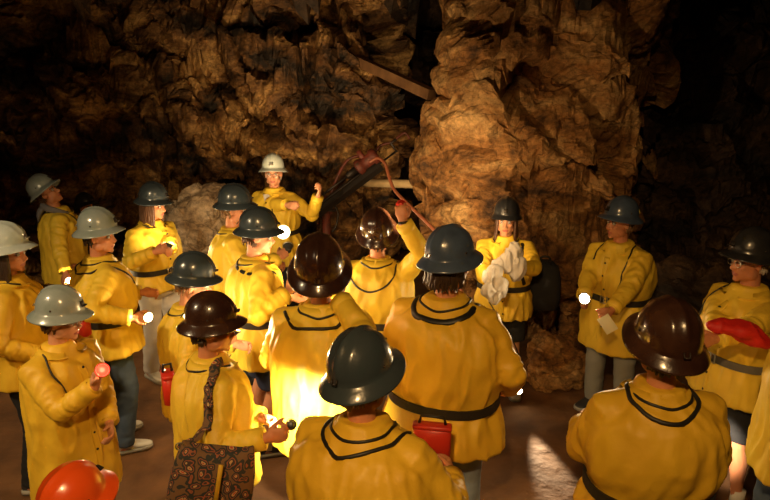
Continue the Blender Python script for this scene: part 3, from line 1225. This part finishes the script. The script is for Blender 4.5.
# back rows, left to right
pA = P(5, 237, 3.65, -72, 'person at the left edge in pale helmet, long dark hair and black trousers', hy=-16, helmet='h_pale', hair='hair_dark', hairlen=.34,
       coat='coat_gold', trousers='black_cloth', belt=None, cord='neck', hem=.80, hands={'r': dict(at=(.24, .16, 1.02)), 'l': dict(at=(-.20, .22, 1.08))})
pB = P(39, 185, 5.7, -62, 'tall person by the left wall gazing upward, grey helmet, grey hood over a yellow raincoat', hy=-20, hp=34, helmet='h_grey', hair='hair_brown', hood='grey_cloth', belt=None,
       trousers='black_cloth', hands={'r': dict(px=(66, 277, 5.45), curl=65), 'l': dict(px=(74, 274, 5.7), curl=60)}, hem=.78, front=True, shirt='grey_cloth')
pC = P(84, 200, 6.4, -95, 'dimly lit person in dark clothes and black helmet standing in shadow near the left wall', hy=-15, hp=12, helmet='h_black', coat='dark_jacket', trousers='black_cloth', belt=None, cord=None, hair='hair_dark')
pD = P(97, 221, 4.06, -52, 'person in grey helmet, yellow raincoat cinched by a black belt, blue jeans and white sneakers', hy=-36, hp=0, helmet='h_grey', hair='hair_dark', girth=1.05,
       trousers='denim', shoes='shoe_white', hem=.80, hands={'r': dict(px=(132, 318, 3.95), curl=70), 'l': dict(at=(-.15, .30, 1.12))})
pF = P(154, 193, 5.2, -118, 'long-haired person in dark helmet and white trousers cupping a glowing lamp at the chest', hy=18, hp=-8, helmet='h_slate', hair='hair_brown', hairlen=.20,
       trousers='white_cloth', shoes='shoe_white', hem=.86, hands={'r': dict(px=(155, 252, 4.92), curl=60), 'l': dict(px=(170, 250, 4.98), curl=60)}, front=True)
pG = P(235, 196, 4.75, -78, 'grey-haired person in slate helmet, mostly hidden behind another helmet in the middle left', hy=-12, hp=-4, helmet='h_slate', hair='hair_fair', belt=None, hands={'r': dict(at=(.16, .34, 1.26), curl=60), 'l': dict(at=(-.18, .30, 1.12))})
pH = P(273, 163, 6.35, 158, 'tour guide in pale green-grey helmet and white shirt stretching an arm toward the drilling machine', hy=24, hp=0, helmet='h_pale', hair='hair_grey', shirt='white_cloth', girth=1.05,
       trousers='black_cloth', belt='belt', front=True, cord=None, glasses=True, skin='skin_pale', hands={'l': dict(px=(318, 196, 6.15), curl=35, pole=(-.3, -.2, -.9)), 'r': dict(px=(301, 209, 5.95), curl=30)})
pI = P(259, 221, 4.05, -62, 'person in slate helmet, bright yellow raincoat, navy shorts and bare legs, facing right', hy=-22, hp=-6, helmet='h_slate', hair='hair_brown', trousers='navy', shorts=True, hem=.72,
       skin='skin_pale', hands={'r': dict(px=(287, 292, 3.95), curl=60), 'l': dict(at=(-.12, .30, 1.10))})
pJ = P(195, 267, 3.42, -64, 'short person in slate helmet with brightly lit face, squeezed behind the brown helmet', hy=-16, hp=-10, helmet='h_slate', hair='hair_fair', trousers='navy', skin='skin_pale', hem=.78,
       hands={'r': dict(px=(222, 345, 3.3), curl=65), 'l': dict(at=(-.10, .30, 1.12))})
pM = P(377, 222, 3.95, -14, 'person in brown helmet raising a red-lit lamp overhead, black belt around yellow raincoat', hy=8, hp=10, helmet='h_brown', hair='hair_dark', trousers='denim', girth=1.02, htilt=14,
       hands={'r': dict(px=(403, 222, 3.72), curl=48, pole=(.9, -.2, -.2), dirw=(-.15, .2, .95), palm=(-.2, 1, .1)), 'l': dict(at=(-.20, .32, 1.15))})
pP = P(507, 208, 4.85, 168, 'long-haired person in black helmet clutching a white cloth, wearing black shorts beside the ochre rock', hy=-4, hp=-4, helmet='h_black', hair='hair_brown', hairlen=.26, trousers='black_cloth', shorts=True,
       shoes='shoe_white', cap=True, hem=.77, girth=1.0, skin='skin_pale', hands={'l': dict(px=(517, 268, 4.55), curl=60, pole=(-.9, -.1, -.6)), 'r': dict(px=(490, 290, 4.50), curl=55, pole=(.8, -.2, -.7))}, front=True)
pQ = P(622, 209, 4.45, 128, 'person in blue helmet looking left, bright lamp in hands, grey trousers, before the dark cave', hy=-22, hp=2, helmet='h_blue', hair='hair_fair', trousers='grey_trouser', girth=1.08, lean=7,
       hem=.62, shirt='grey_cloth', front=True, cord=None, hands={'r': dict(px=(574, 330, 4.15), curl=60, pole=(.7, -.4, -.7)), 'l': dict(px=(594, 338, 4.05), curl=62, pole=(-.8, -.4, -.7))})
pS = P(753, 244, 3.42, 105, 'grey-haired person with glasses and black shorts near the right edge holding a red jacket', hy=-10, hp=0, helmet='h_black', hair='hair_grey', trousers='black_cloth', shorts=True,
       shoes='shoe_dark', girth=1.06, hem=.80, belt='belt_grey', glasses=True, shirt='grey_cloth', front=True, cord=None, hands={'r': dict(px=(716, 350, 3.20), curl=30, dirw=(-.9, -.15, .05)), 'l': dict(px=(712, 340, 3.10), curl=45)})
pT = P(842, 262, 2.62, 80, 'person almost wholly outside the right edge, only the edge of a yellow raincoat showing', helmet='h_slate', belt=None, trousers='denim')
# middle
pE = P(60, 302, 3.0, -112, 'short person with glasses in grey helmet holding a red-lit lamp, long gold raincoat', hy=24, hp=-5, helmet='h_grey', hair='hair_brown', coat='coat_gold', belt=None, trousers='black_cloth', hem=.50, girth=.92,
       glasses=True, skin='skin_pale', htilt=-2, front=True, cord=None, hands={'r': dict(px=(95, 386, 2.86), curl=68, dirw=(.3, .0, .95), palm=(0, .3, 0), pole=(.4, -.6, -.9)), 'l': dict(at=(-.02, .30, 1.02))})
pL = P(319, 256, 2.95, -6, 'person seen from behind in a large glossy brown helmet, raincoat brightly lit from below', hy=8, hp=12, helmet='h_brown', hair='hair_dark', coat='coat', belt=None, trousers='denim', girth=1.05, htilt=12, helmet_scale=1.1,
       hands={'r': dict(px=(340, 300, 2.95), curl=55, dirw=(.1, .3, .8)), 'l': dict(at=(-.18, .30, 1.12))})
pK = P(211, 310, 2.75, -58, 'person in dark brown helmet facing right with a paisley shoulder bag over a yellow raincoat', hy=-24, hp=-2, helmet='h_brown', hair='hair_dark', coat='coat', trousers='black_cloth', hem=.80, girth=1.0, belt=None,
       hands={'r': dict(px=(266, 438, 2.60), curl=62, pole=(.5, -.6, -1.2)), 'l': dict(px=(262, 418, 2.85), curl=60)})
pO = P(450, 245, 2.98, -24, 'tall broad person seen from behind in blue-grey helmet, raincoat belted above pale jeans', hy=-26, hp=0, helmet='h_blue', hair='hair_dark', hairlen=.09, coat='coat_gold', trousers='denim_pale', girth=1.24, htilt=2, belt_z=.97,
       hem=.74, hands={'r': dict(at=(.30, .18, .98)), 'l': dict(at=(-.22, .30, 1.12))})
# front row
pN = P(359, 355, 2.08, -22, 'person nearest the camera in a dark slate helmet, back turned, head bowed to the right', hy=-14, hp=4, roll=-3, side=-.05, htilt=5, helmet='h_slate', hair='hair_fair', coat='coat_gold', trousers='denim', girth=1.18, lean=6,
       helmet_scale=1.04, hands={'r': dict(at=(.22, .34, 1.12)), 'l': dict(at=(-.22, .32, 1.12))})
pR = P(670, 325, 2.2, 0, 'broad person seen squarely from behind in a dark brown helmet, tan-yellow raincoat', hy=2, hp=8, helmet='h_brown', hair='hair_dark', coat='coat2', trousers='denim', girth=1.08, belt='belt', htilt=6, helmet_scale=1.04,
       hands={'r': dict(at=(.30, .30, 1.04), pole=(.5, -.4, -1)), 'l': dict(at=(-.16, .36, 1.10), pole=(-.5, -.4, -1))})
pX = P(70, 490, 2.0, -20, 'child at the bottom left edge in a glossy orange helmet', hy=-8, hp=8, helmet='h_orange', hair='hair_brown', coat='coat_gold', trousers='denim', girth=1.0, belt=None, cord=None, helmet_scale=1.18)

# ------------------------------------------------------------------ what they wear on straps and hold
W3 = lambda q: 0


def cord_front(p, knots, r=.0055, name='lamp_cord', **k):
    p.strap(knots, name, r, **k)


# camera strap of the upward-gazing person
pB.strap([(.10, -.02, 1.46), (.10, .10, 1.38), (.10, .17, 1.22), (.10, .2, 1.10)], 'shoulder_strap', .012, (1, .3))
pE.strap([(-.09, .0, 1.46), (0, -.10, 1.44), (.09, -.02, 1.455), (.14, .05, 1.40), (.17, .12, 1.30), (.14, .2, 1.20), (.10, .2, 1.17)], 'lamp_cord', .006)
pQ.strap([(.10, -.02, 1.46), (.11, .10, 1.38), (.13, .17, 1.24), (.12, .2, 1.10)], 'lamp_cord', .006)
pQ.strap([(0, -.11, 1.44), (-.09, -.05, 1.455), (-.115, .06, 1.40), (-.13, .16, 1.26), (-.10, .2, 1.12)], 'lamp_cord', .006)
pS.strap([(0, -.11, 1.44), (.10, -.05, 1.455), (.13, .06, 1.40), (.14, .16, 1.26), (.13, .2, 1.12)], 'lamp_cord', .006)
pI.strap([(-.10, -.05, 1.45), (0, -.13, 1.43), (.13, -.09, 1.40), (.17, .0, 1.39), (.12, .13, 1.33), (.06, .2, 1.22)], 'shoulder_strap', .013, (1, .3))
pM.strap([(-.16, .02, 1.40), (-.12, -.14, 1.33), (0, -.2, 1.30), (.12, -.14, 1.36), (.13, .02, 1.43)], 'lamp_cord', .0065)
pL.strap([(-.17, -.02, 1.40), (-.08, -.13, 1.385), (.08, -.13, 1.385), (.17, -.02, 1.40)], 'lamp_cord', .009)
pR.strap([(-.10, .04, 1.45), (-.12, -.06, 1.425), (0, -.16, 1.392), (.12, -.06, 1.425), (.10, .04, 1.45)], 'lamp_cord', .009)
pN.strap([(-.12, .04, 1.45), (-.12, -.06, 1.43), (-.02, -.16, 1.385), (.12, -.07, 1.41), (.16, .04, 1.41)], 'lamp_cord', .008)
pO.strap([(-.14, .02, 1.42), (-.10, -.12, 1.405), (0, -.16, 1.40), (.12, -.11, 1.41), (.14, .03, 1.42)], 'shoulder_strap', .016, (1, .4))
pP.strap([(-.13, -.02, 1.42), (-.15, .10, 1.36), (-.14, .17, 1.24), (-.17, .12, 1.10)], 'shoulder_strap', .016, (1, .3))
pD.strap([(-.12, .0, 1.43), (-.10, -.12, 1.40), (.02, -.15, 1.385), (.14, -.08, 1.40), (.15, .06, 1.38), (.10, .16, 1.28)], 'lamp_cord', .007)


def marker(p, ang, z, w=.020, h=.030):
    """yellow sticker on a helmet"""
    T = p.HT
    A, B, Hh = .107, .126, .136
    t = R(ang)
    ca = z / Hh
    sa = math.sqrt(1 - ca * ca)
    c = Vector((math.cos(t) * sa * A, math.sin(t) * sa * B, z))
    n = Vector((c.x / A ** 2, c.y / B ** 2, c.z / Hh ** 2)).normalized()
    r3 = T.to_3x3().normalized()
    q = n.to_track_quat('Z', 'Y').to_matrix()
    MB().box(T @ (c + n * .002), (w, h, .003), r3 @ q).obj('yellow_sticker', M['yellow_mark'], p.helmet)


marker(pQ, -125, .035)

# a dark band on the raised wrist
A_ = pM.arms['r']
c_ = A_['W'] - A_['d'] * .005
MB().tube([c_ - A_['d'] * .008, c_ + A_['d'] * .008], [.034, .034], seg=18).obj('wrist_band', M['black'], pM.body)

# hand lamps
g = pD.grip('r')
lamp(g + Vector((.03, -.02, .02)), g + Vector((.7, -.5, .05)), 'bright hand lamp held at waist height by the person in blue jeans', 20, color=(1, .74, .42))
g = pB.grip('r')
lamp(g + Vector((.02, -.02, .02)), g + Vector((.6, -.9, -.1)), 'glowing hand lamp held by the upward-gazing person at the left wall', 16)
g = pF.grip('r')
lamp(g + Vector((.03, .02, .03)), g + Vector((.25, .35, .6)), 'glowing hand lamp cupped at the chest of the person in white trousers', 14)
g = pH.grip('r')
lp = at(283, 232, 5.92)
pH.free_cord([pH.root @ Vector((-.09, .06, 1.45)), pH.root @ Vector((-.10, .21, 1.30)), lp + Vector((0, .06, 0))])
lamp(lp, lp + Vector((.55, -1, .05)), 'lamp with round bright reflector hanging on the chest of the tour guide', 22, lens='lens', r=.062, reflector=True, color=(1, .72, .38))
g = pI.grip('r')
lamp(g + Vector((.02, .01, .02)), g + Vector((.6, .6, .3)), 'hand lamp held by the person in navy shorts', 16, lens='lens_dim')
g = pJ.grip('r')
lamp(g + Vector((.02, .0, .03)), g + Vector((.3, .2, .6)), 'hand lamp held by the short person behind the brown helmet', 14)
g = pK.grip('r')
lamp(g + Vector((.03, .02, .02)), at(300, 425, 3.0), 'bright hand lamp held beside the paisley bag wearer, aimed at a raincoat back', 110, r=.022, cone=110, blend=1.0, color=(1, .84, .58))
g = pM.grip('r')
lamp(g + Vector((0, .02, .02)), at(430, 190, 5.6), 'red-rimmed hand lamp raised overhead beside the brown helmet', 60, lens='lens_red', color=(1, .64, .30), body='red_plastic', cone=120)
g = pE.grip('r')
lamp(g + Vector((.01, -.01, .03)), g + Vector((.5, -.8, .35)), 'small red-lit lamp held up by the person with glasses in grey helmet', .5, lens='lens_red', body='red_plastic', color=(1, .3, .15))
g = pQ.grip('l')
lamp(pQ.grip('r') + Vector((-.02, -.02, .05)), at(470, 330, 3.0), 'very bright hand lamp held by the person in the blue helmet', 36, cone=165, r=.040, color=(1, .70, .36))
g = pP.grip('r')
lamp(at(519, 391, 5.0), at(548, 462, 4.2), 'lamp hanging low on its cord beside a white shoe, lighting a streak of floor', 280, cone=20, blend=.9, color=(1, .76, .46))
pP.free_cord([pP.root @ Vector(pP.tors(R(40), 1.03, .02)), at(517, 350, 4.80), at(518.5, 388, 5.0)])
lamp(pP.grip('r') + Vector((-.03, -.05, -.02)), at(500, 330, 3.0), 'glowing hand lamp at the waist beside the white cloth', 10, cone=160, blend=.9, color=(1, .76, .46))
g = pR.grip('r')
lamp(g + Vector((.09, .07, .03)), pS.root @ ((pS.leg[1][2] + pS.leg[0][2]) / 2 - Vector((0, 0, .06))), 'hand lamp held in front of the tan-yellow raincoat, lighting bare legs', 300, cone=22, blend=.8, color=(1, .80, .55))
g = pL.grip('r')
lamp(g + Vector((-.05, .1, .0)), at(372, 300, 4.0), 'hand lamp held in front by the person in the large brown helmet', 14, lens='lens_red', color=(1, .6, .3), body='red_plastic')
g = pO.grip('l')
lamp(g + Vector((0, .05, .02)), at(452, 190, 5.7), 'unseen hand lamp added in front of the tall broad person to light the ochre rock', 155, cone=42)  # hidden lamp, added to brighten the lower left of the ochre rock
g = pG.grip('r')
lamp(g + Vector((.03, .03, .05)), at(285, 42, 7.2), 'unseen hand lamp added for the grey-haired person in the middle to light the cave wall', 190, r=.040, cone=66, blend=1.0, color=(1, .68, .34))  # hidden lamp, added because the left wall needed more light


# ------------------------------------------------------------------ things carried
def fabric(name, blobs, m, label, cat, voxel=.008, amp=.012, k=14, seed=0, group=None):
    """a bundle of cloth: lumps run together and creased"""
    mb = MB()
    o0 = Vector(blobs[0][0])
    for c, r, rz in blobs:
        mb.ell(Vector(c) - o0, r, Matrix.Rotation(R(rz), 3, 'Y'), 20, 14)
    me = remesh(mb, voxel, 3)
    co, no = getco(me), getno(me)
    d = np.array([amp * (.5 - 1.8 * abs(nz((p[0] * k + seed, p[1] * k, p[2] * k * .45)))) + amp * .35 * nz((p[0] * k * 2.6, p[1] * k * 2.6 + seed, p[2] * k)) for p in co])
    setco(me, co + no * d[:, None])
    o = link(name, me, m)
    o.location = o0
    return tag(o, label, cat, group)


fabric('white_cloth', [(at(514, 254, 4.50), (.062, .05, .09), 0), (at(517, 268, 4.50), (.065, .05, .10), 8), (at(508, 262, 4.49), (.05, .045, .10), -12), (at(500, 264, 4.50), (.06, .045, .05), -35),
                       (at(493, 276, 4.46), (.07, .05, .09), 20), (at(489, 290, 4.45), (.06, .045, .07), -10), (at(500, 288, 4.45), (.055, .045, .085), 6), (at(495, 298, 4.46), (.05, .04, .045), 0)], M['white_cloth'],
       'crumpled white cloth clutched to the chest of the long-haired person in black shorts', 'cloth', seed=3, amp=.021, k=19, voxel=.006)
fabric('red_jacket', [(at(727, 328, 3.10), (.09, .06, .045), 10), (at(742, 331, 3.10), (.11, .07, .055), 14), (at(754, 338, 3.10), (.09, .06, .045), 25), (at(716, 325, 3.10), (.045, .045, .03), 0)], M['red_cloth'],
       'red jacket bundled over the forearm of the grey-haired person at the right', 'jacket', seed=9)


def pouch(p, pos, size, label, yaw, m='red_plastic', strapc=None):
    root = bpy.data.objects.new('battery_pouch', None)
    C.objects.link(root)
    root.location = pos
    root.rotation_euler = (0, 0, R(yaw))
    tag(root, label, 'battery pouch', 'red lamp battery pouches')
    MB().box((0, 0, -size[2] * .05), size, bev=.22).obj('case', M[m], root)
    MB().box((0, 0, size[2] * .50), (size[0] * 1.04, size[1] * 1.06, size[2] * .16), bev=.25).obj('lid', M[m], root)
    MB().tube([(-size[0] * .35, 0, size[2] * .6), (-size[0] * .3, 0, size[2] * .85), (size[0] * .3, 0, size[2] * .85), (size[0] * .35, 0, size[2] * .6)], .007, seg=8).obj('belt_loop', M['black'], root)
    return root


pouch(pO, at(432, 440, 2.72), (.17, .05, .14), 'red lamp battery pouch hanging under the belt of the tall broad person', -10)
pouch(pK, at(169, 388, 2.98), (.06, .10, .15), 'red lamp battery pouch hanging left of the paisley bag wearer', 25)
pouch(pD, at(84, 326, 3.86), (.09, .06, .12), 'red lamp battery pouch on the belt behind the grey helmet with glasses', -40)


def shoulder_bag():
    root = bpy.data.objects.new('shoulder_bag', None)
    C.objects.link(root)
    c = at(214, 472, 2.50)
    root.location = c
    root.rotation_euler = (0, R(12), R(12))
    tag(root, 'paisley patterned shoulder bag hanging at the hip of the person in dark brown helmet', 'bag')
    rs = []
    for z, w, d in ((-.17, .13, .03), (-.165, .16, .05), (-.10, .175, .062), (0, .17, .06), (.09, .155, .045), (.13, .145, .03), (.135, .14, .02)):
        ring = []
        for j in range(36):
            t = 2 * PI * j / 36
            cx, sy = math.cos(t), math.sin(t)
            ring.append(Vector((math.copysign(abs(cx) ** .55, cx) * w, math.copysign(abs(sy) ** .7, sy) * d + .008 * nz((cx * 4, z * 20, sy)), z + .012 * nz((cx * 3, 5, z)) - .03 * (z > .05) * (1 - cx * cx))))
        rs.append(ring)
    MB().rings(rs).obj('bag_body', M['paisley'], root)
    rs = [[(x, y - .004, z) for x, y, z in ((-.165, -.045, .125), (.165, -.045, .125), (.172, -.078, .03), (-.172, -.078, .03))],
          [(x, y - .012, z) for x, y, z in ((-.165, -.045, .132), (.165, -.045, .132), (.178, -.082, .022), (-.178, -.082, .022))]]
    MB().tube([(.02, -.085, .09), (.022, -.088, .0), (.024, -.082, -.14)], .010, seg=6, flat=(1, .4), ref=(0, -1, 0)).obj('zip_band', M['coat2'], root)
    bpy.context.view_layer.update()
    inv = (Matrix.Translation(c) @ root.rotation_euler.to_matrix().to_4x4()).inverted()
    # the strap: up from the bag's left end over the shoulder, down the chest to the right end
    wl = [at(183, 446, 2.44), at(186, 425, 2.46), at(189, 400, 2.50), at(196, 380, 2.56), at(208, 366, 2.64), at(222, 362, 2.76)]
    pts, nn = [], []
    for i, q in enumerate(catmull(wl, 6)):
        a, n = pK.snap(pK.local(q), .010)
        if i < 5:
            a = a * (i / 5) + pK.local(q) * (1 - i / 5)
        pts.append(inv @ (pK.root @ a))
        nn.append(inv.to_3x3() @ (pK.root.to_3x3() @ n))
    pts.insert(0, Vector((-.145, -.01, .10)))
    nn.insert(0, nn[0])
    MB().tube(pts, .024, seg=10, flat=(1, .28), ref=nn).obj('strap', M['paisley'], root)
    mb = MB()
    rg_ = [Vector((-.150 + .016 * math.cos(t), -.012, .115 + .016 * math.sin(t))) for t in np.linspace(0, 2 * PI, 20)]
    mb.tube(rg_, .003, seg=6).obj('strap_ring', M['metal'], root)
    return root


shoulder_bag()


def backpack(p, pos, yaw):
    root = bpy.data.objects.new('backpack', None)
    C.objects.link(root)
    root.location = pos
    root.rotation_euler = (0, 0, R(yaw))
    tag(root, 'black backpack on the back of the long-haired person holding the white cloth', 'backpack')
    rs = []
    for z, w, d in ((-.22, .09, .05), (-.21, .13, .085), (-.1, .15, .11), (.06, .145, .10), (.16, .12, .08), (.21, .06, .04)):
        rs.append([Vector((math.copysign(abs(math.cos(t)) ** .6, math.cos(t)) * w, math.copysign(abs(math.sin(t)) ** .6, math.sin(t)) * d, z)) for t in np.linspace(0, 2 * PI, 32, endpoint=False)])
    MB().rings(rs).obj('pack_body', M['black_cloth'], root)
    rs = [[Vector((math.copysign(abs(math.cos(t)) ** .6, math.cos(t)) * w, -.10 + math.copysign(abs(math.sin(t)) ** .6, math.sin(t)) * .045, z)) for t in np.linspace(0, 2 * PI, 24, endpoint=False)] for z, w in ((-.18, .07), (-.17, .10), (-.05, .105), (-.02, .07))]
    MB().rings(rs).obj('front_pocket', M['dark_jacket'], root)
    MB().tube(catmull([(-.05, .05, .19), (-.03, .05, .25), (.03, .05, .25), (.05, .05, .19)], 5), .009, seg=8).obj('carry_loop', M['black'], root)
    return root


backpack(pP, at(543, 284, 5.14), 170)

# folded paper in a hand
q = pQ.grip('l') + Vector((.025, -.055, -.035))
mb = MB()
mb.box((0, 0, 0), (.085, .004, .12), bev=.1)
mb.box((.004, -.006, .004), (.078, .004, .11), Matrix.Rotation(.12, 3, 'X'), bev=.1)
o = mb.obj('folded_paper', M['paper'])
o.location = q
o.rotation_euler = (R(-20), R(-38), R(-15))
tag(o, 'folded cream paper held at the waist by the person in the blue helmet', 'paper')

# ------------------------------------------------------------------ mine gear between the rocks
DZ = 6.62


def gear():
    root = bpy.data.objects.new('rock_drill', None)
    C.objects.link(root)
    b = at(326, 210, DZ)
    root.location = (b.x, b.y, 0)
    o = Vector((b.x, b.y, 0))
    tag(root, 'rusty red column-mounted rock drill standing beside the tour guide', 'machine')
    L = lambda px, py, Z=DZ: at(px, py, Z) - o

    def part(name, mb, m, par=root, smooth=True):
        return mb.obj(name, m, par, smooth)
    top = L(326, 196)
    part('column', MB().tube([(0, 0, .02), (0, 0, .3), top * 1.0], .045, seg=20), M['rust'])
    part('base_plate', MB().tube([(0, 0, 0), (0, 0, .025), (0, 0, .03)], [.17, .17, .15], seg=24), M['iron'])
    cl = L(326, 207)
    c = part('clamp', MB().tube([cl + Vector((0, 0, -.06)), cl + Vector((0, 0, .06))], .068, seg=20), M['rust'])
    for dz in (-.03, .03):
        part('clamp_bolt', MB().tube([cl + Vector((-.09, -.05, dz)), cl + Vector((.11, -.05, dz))], .013, seg=8), M['iron'], c)
    a0, a1 = L(313, 216, DZ - .08), L(381, 165, DZ - .15)
    d = (a1 - a0).normalized()
    up = Vector((0, 0, 1)) - d * d.z
    up.normalize()
    sd = d.cross(up)
    part('feed_beam', MB().tube([a0, a1], .046, seg=4, flat=(1.0, 1.3), ref=up), M['iron'], smooth=False)
    for q_ in (-1, 1):
        part('guide_rail', MB().tube([a0 + up * .062 + sd * q_ * .03, a1 + up * .062 + sd * q_ * .03], .012, seg=8), M['iron'])
    m0 = a0.lerp(a1, .76) + up * .12
    m1 = a0.lerp(a1, 1.0) + up * .12
    mo = part('motor', MB().tube([m0 - d * .02, m0, m0 + d * .05, m0 + d * .06, m1 - d * .04, m1 - d * .035, m1 + d * .02, m1 + d * .04], [.05, .085, .085, .072, .072, .088, .088, .05], seg=20), M['rust'])
    part('air_valve', MB().tube([m1.lerp(m0, .5), m1.lerp(m0, .5) + up * .15], [.035, .03], seg=14), M['rust'], mo)
    part('chuck', MB().tube([m0 - d * .16, m0 - d * .14, m0 - d * .02], [.02, .038, .045], seg=14), M['iron'])
    part('drill_steel', MB().tube([m0 - d * .52, m0 - d * .14], .014, seg=8), M['iron'])
    part('feed_screw', MB().tube([a0 + up * .02 - d * .1, a1 + up * .02 + d * .22], .011, seg=8), M['iron'])
    e = a1 + up * .02 + d * .22
    hd = part('crank_handle', MB().tube([e, e + sd * .06, e + sd * .07 + up * .11, e + d * .07 + sd * .07 + up * .11], [.012, .012, .012, .018], seg=8), M['iron'])
    part('control_lever', MB().tube(catmull([L(372, 158), L(380, 146), L(392, 142), L(404, 133), L(410, 139)], 5), .014, seg=8), M['rust'])
    part('air_hose', MB().tube(catmull([L(331, 214), L(331, 196), L(338, 176), L(348, 160), L(362, 155)], 8), .018, seg=10), M['rust'])
    part('water_hose', MB().tube(catmull([L(370, 162, 6.1), L(378, 158, 6.0), L(385, 164, 5.9), L(390, 180, 5.8), L(396, 192, 5.7), L(415, 211, 5.4), L(436, 232, 5.1), L(452, 252, 4.9), L(462, 300, 4.8), L(466, 360, 4.75)], 8), .0165, seg=10), M['copper'])
    part('oil_pipe', MB().tube(catmull([L(335, 206), L(338, 214), L(336, 226), L(332, 232)], 6), .012, seg=8), M['iron'])


gear()


def beam(name, a, b, w, h, m, label, rnd=False):
    a, b = Vector(a), Vector(b)
    d = (b - a).normalized()
    up = (Vector((0, 0, 1)) - d * d.z).normalized()
    n = 14
    pts = [a.lerp(b, i / n) for i in range(n + 1)]
    mb = MB().tube([p - a for p in pts], [1 + .04 * nz((i * .7, 3, 1)) for i in range(n + 1)], seg=14 if rnd else 4, flat=(w, h), ref=up + d.cross(up) * (0 if rnd else 1.0))
    o = mb.obj(name, m, smooth=rnd)
    o.location = a
    return tag(o, label, 'timber')


beam('timber_beam', at(350, 57, 7.5), at(432, 95, 6.35), .078, .078, M['wood'], 'brown squared timber wedged high across the dark gap between the rocks')
beam('timber_pole', at(364, 183, 7.1), at(462, 185, 6.2), .048, .048, M['wood_pale'], 'pale round timber pole set level in the gap beside the ochre rock', True)


# the mine's own bulbs, hung under the roof out of view, with shades added to shape their light


def bulb(x, y, z, aim, cone, power, color, label):
    root = bpy.data.objects.new('shaded_lamp', None)
    C.objects.link(root)
    root.location = (x, y, z)
    tag(root, label, 'lamp')
    d = (Vector(aim) - Vector((x, y, z))).normalized()
    root.rotation_mode = 'QUATERNION'
    q = d.to_track_quat('-Z', 'Y')
    ring = lambda prof: [[Vector((math.cos(2 * PI * j / 32) * a, math.sin(2 * PI * j / 32) * a, h)) for j in range(32)] for a, h in prof]
    h = .11 / math.tan(R(cone / 2)) if cone < 170 else .02
    turned = Matrix.Rotation(0, 3, 'X')
    root.rotation_quaternion = q
    MB().rings(ring([(.03, .12), (.035, .06), (.11, -h + .03), (.114, -h + .03), (.042, .066), (.034, .124)]), caps=False).obj('light_blocking_shade', M['iron'], root)  # unseen shade, added to keep the lamp's light off the upper rock
    MB().rings(ring([(.01, .16), (.022, .15), (.026, .05), (.018, .03)])).obj('socket', M['iron'], root)
    MB().ell((0, 0, .0), (.030, .030, .045)).obj('bulb', M['lens_dim'], root)
    top = q.inverted() @ Vector((0, 0, 4.6 - z))
    MB().tube([(0, 0, .15), Vector((0, 0, .2)) * .6 + top * .1, top], .008, seg=8).obj('cable', M['black'], root)
    ld = bpy.data.lights.new('bulb_light', 'SPOT')
    ld.energy = power
    ld.color = color
    ld.shadow_soft_size = .06
    ld.spot_size = R(cone)
    ld.spot_blend = .7
    lo = bpy.data.objects.new('bulb_light', ld)
    C.objects.link(lo)
    lo.location = Vector((x, y, z)) + d * .07
    lo.rotation_euler = q.to_euler()


bulb(-.35, -.6, 3.75, (.35, 2.6, .75), 88, 300, (1, .60, .24), 'lamp with an added shade hanging from the cave roof behind the viewer')
bulb(-3.3, 1.3, 3.3, (-1.9, 4.0, .3), 80, 215, (1, .73, .40), 'lamp with an added shade hanging from the cave roof by the left wall')

# world: nothing but darkness
w = bpy.data.worlds.new('world')
bpy.context.scene.world = w
w.use_nodes = True
w.node_tree.nodes['Background'].inputs['Color'].default_value = (.004, .003, .0025, 1)
w.node_tree.nodes['Background'].inputs['Strength'].default_value = .6

vs = bpy.context.scene.view_settings
vs.view_transform = 'Standard'
vs.look = 'None'
vs.gamma = 1
vs.use_curve_mapping = False
vs.exposure = .15
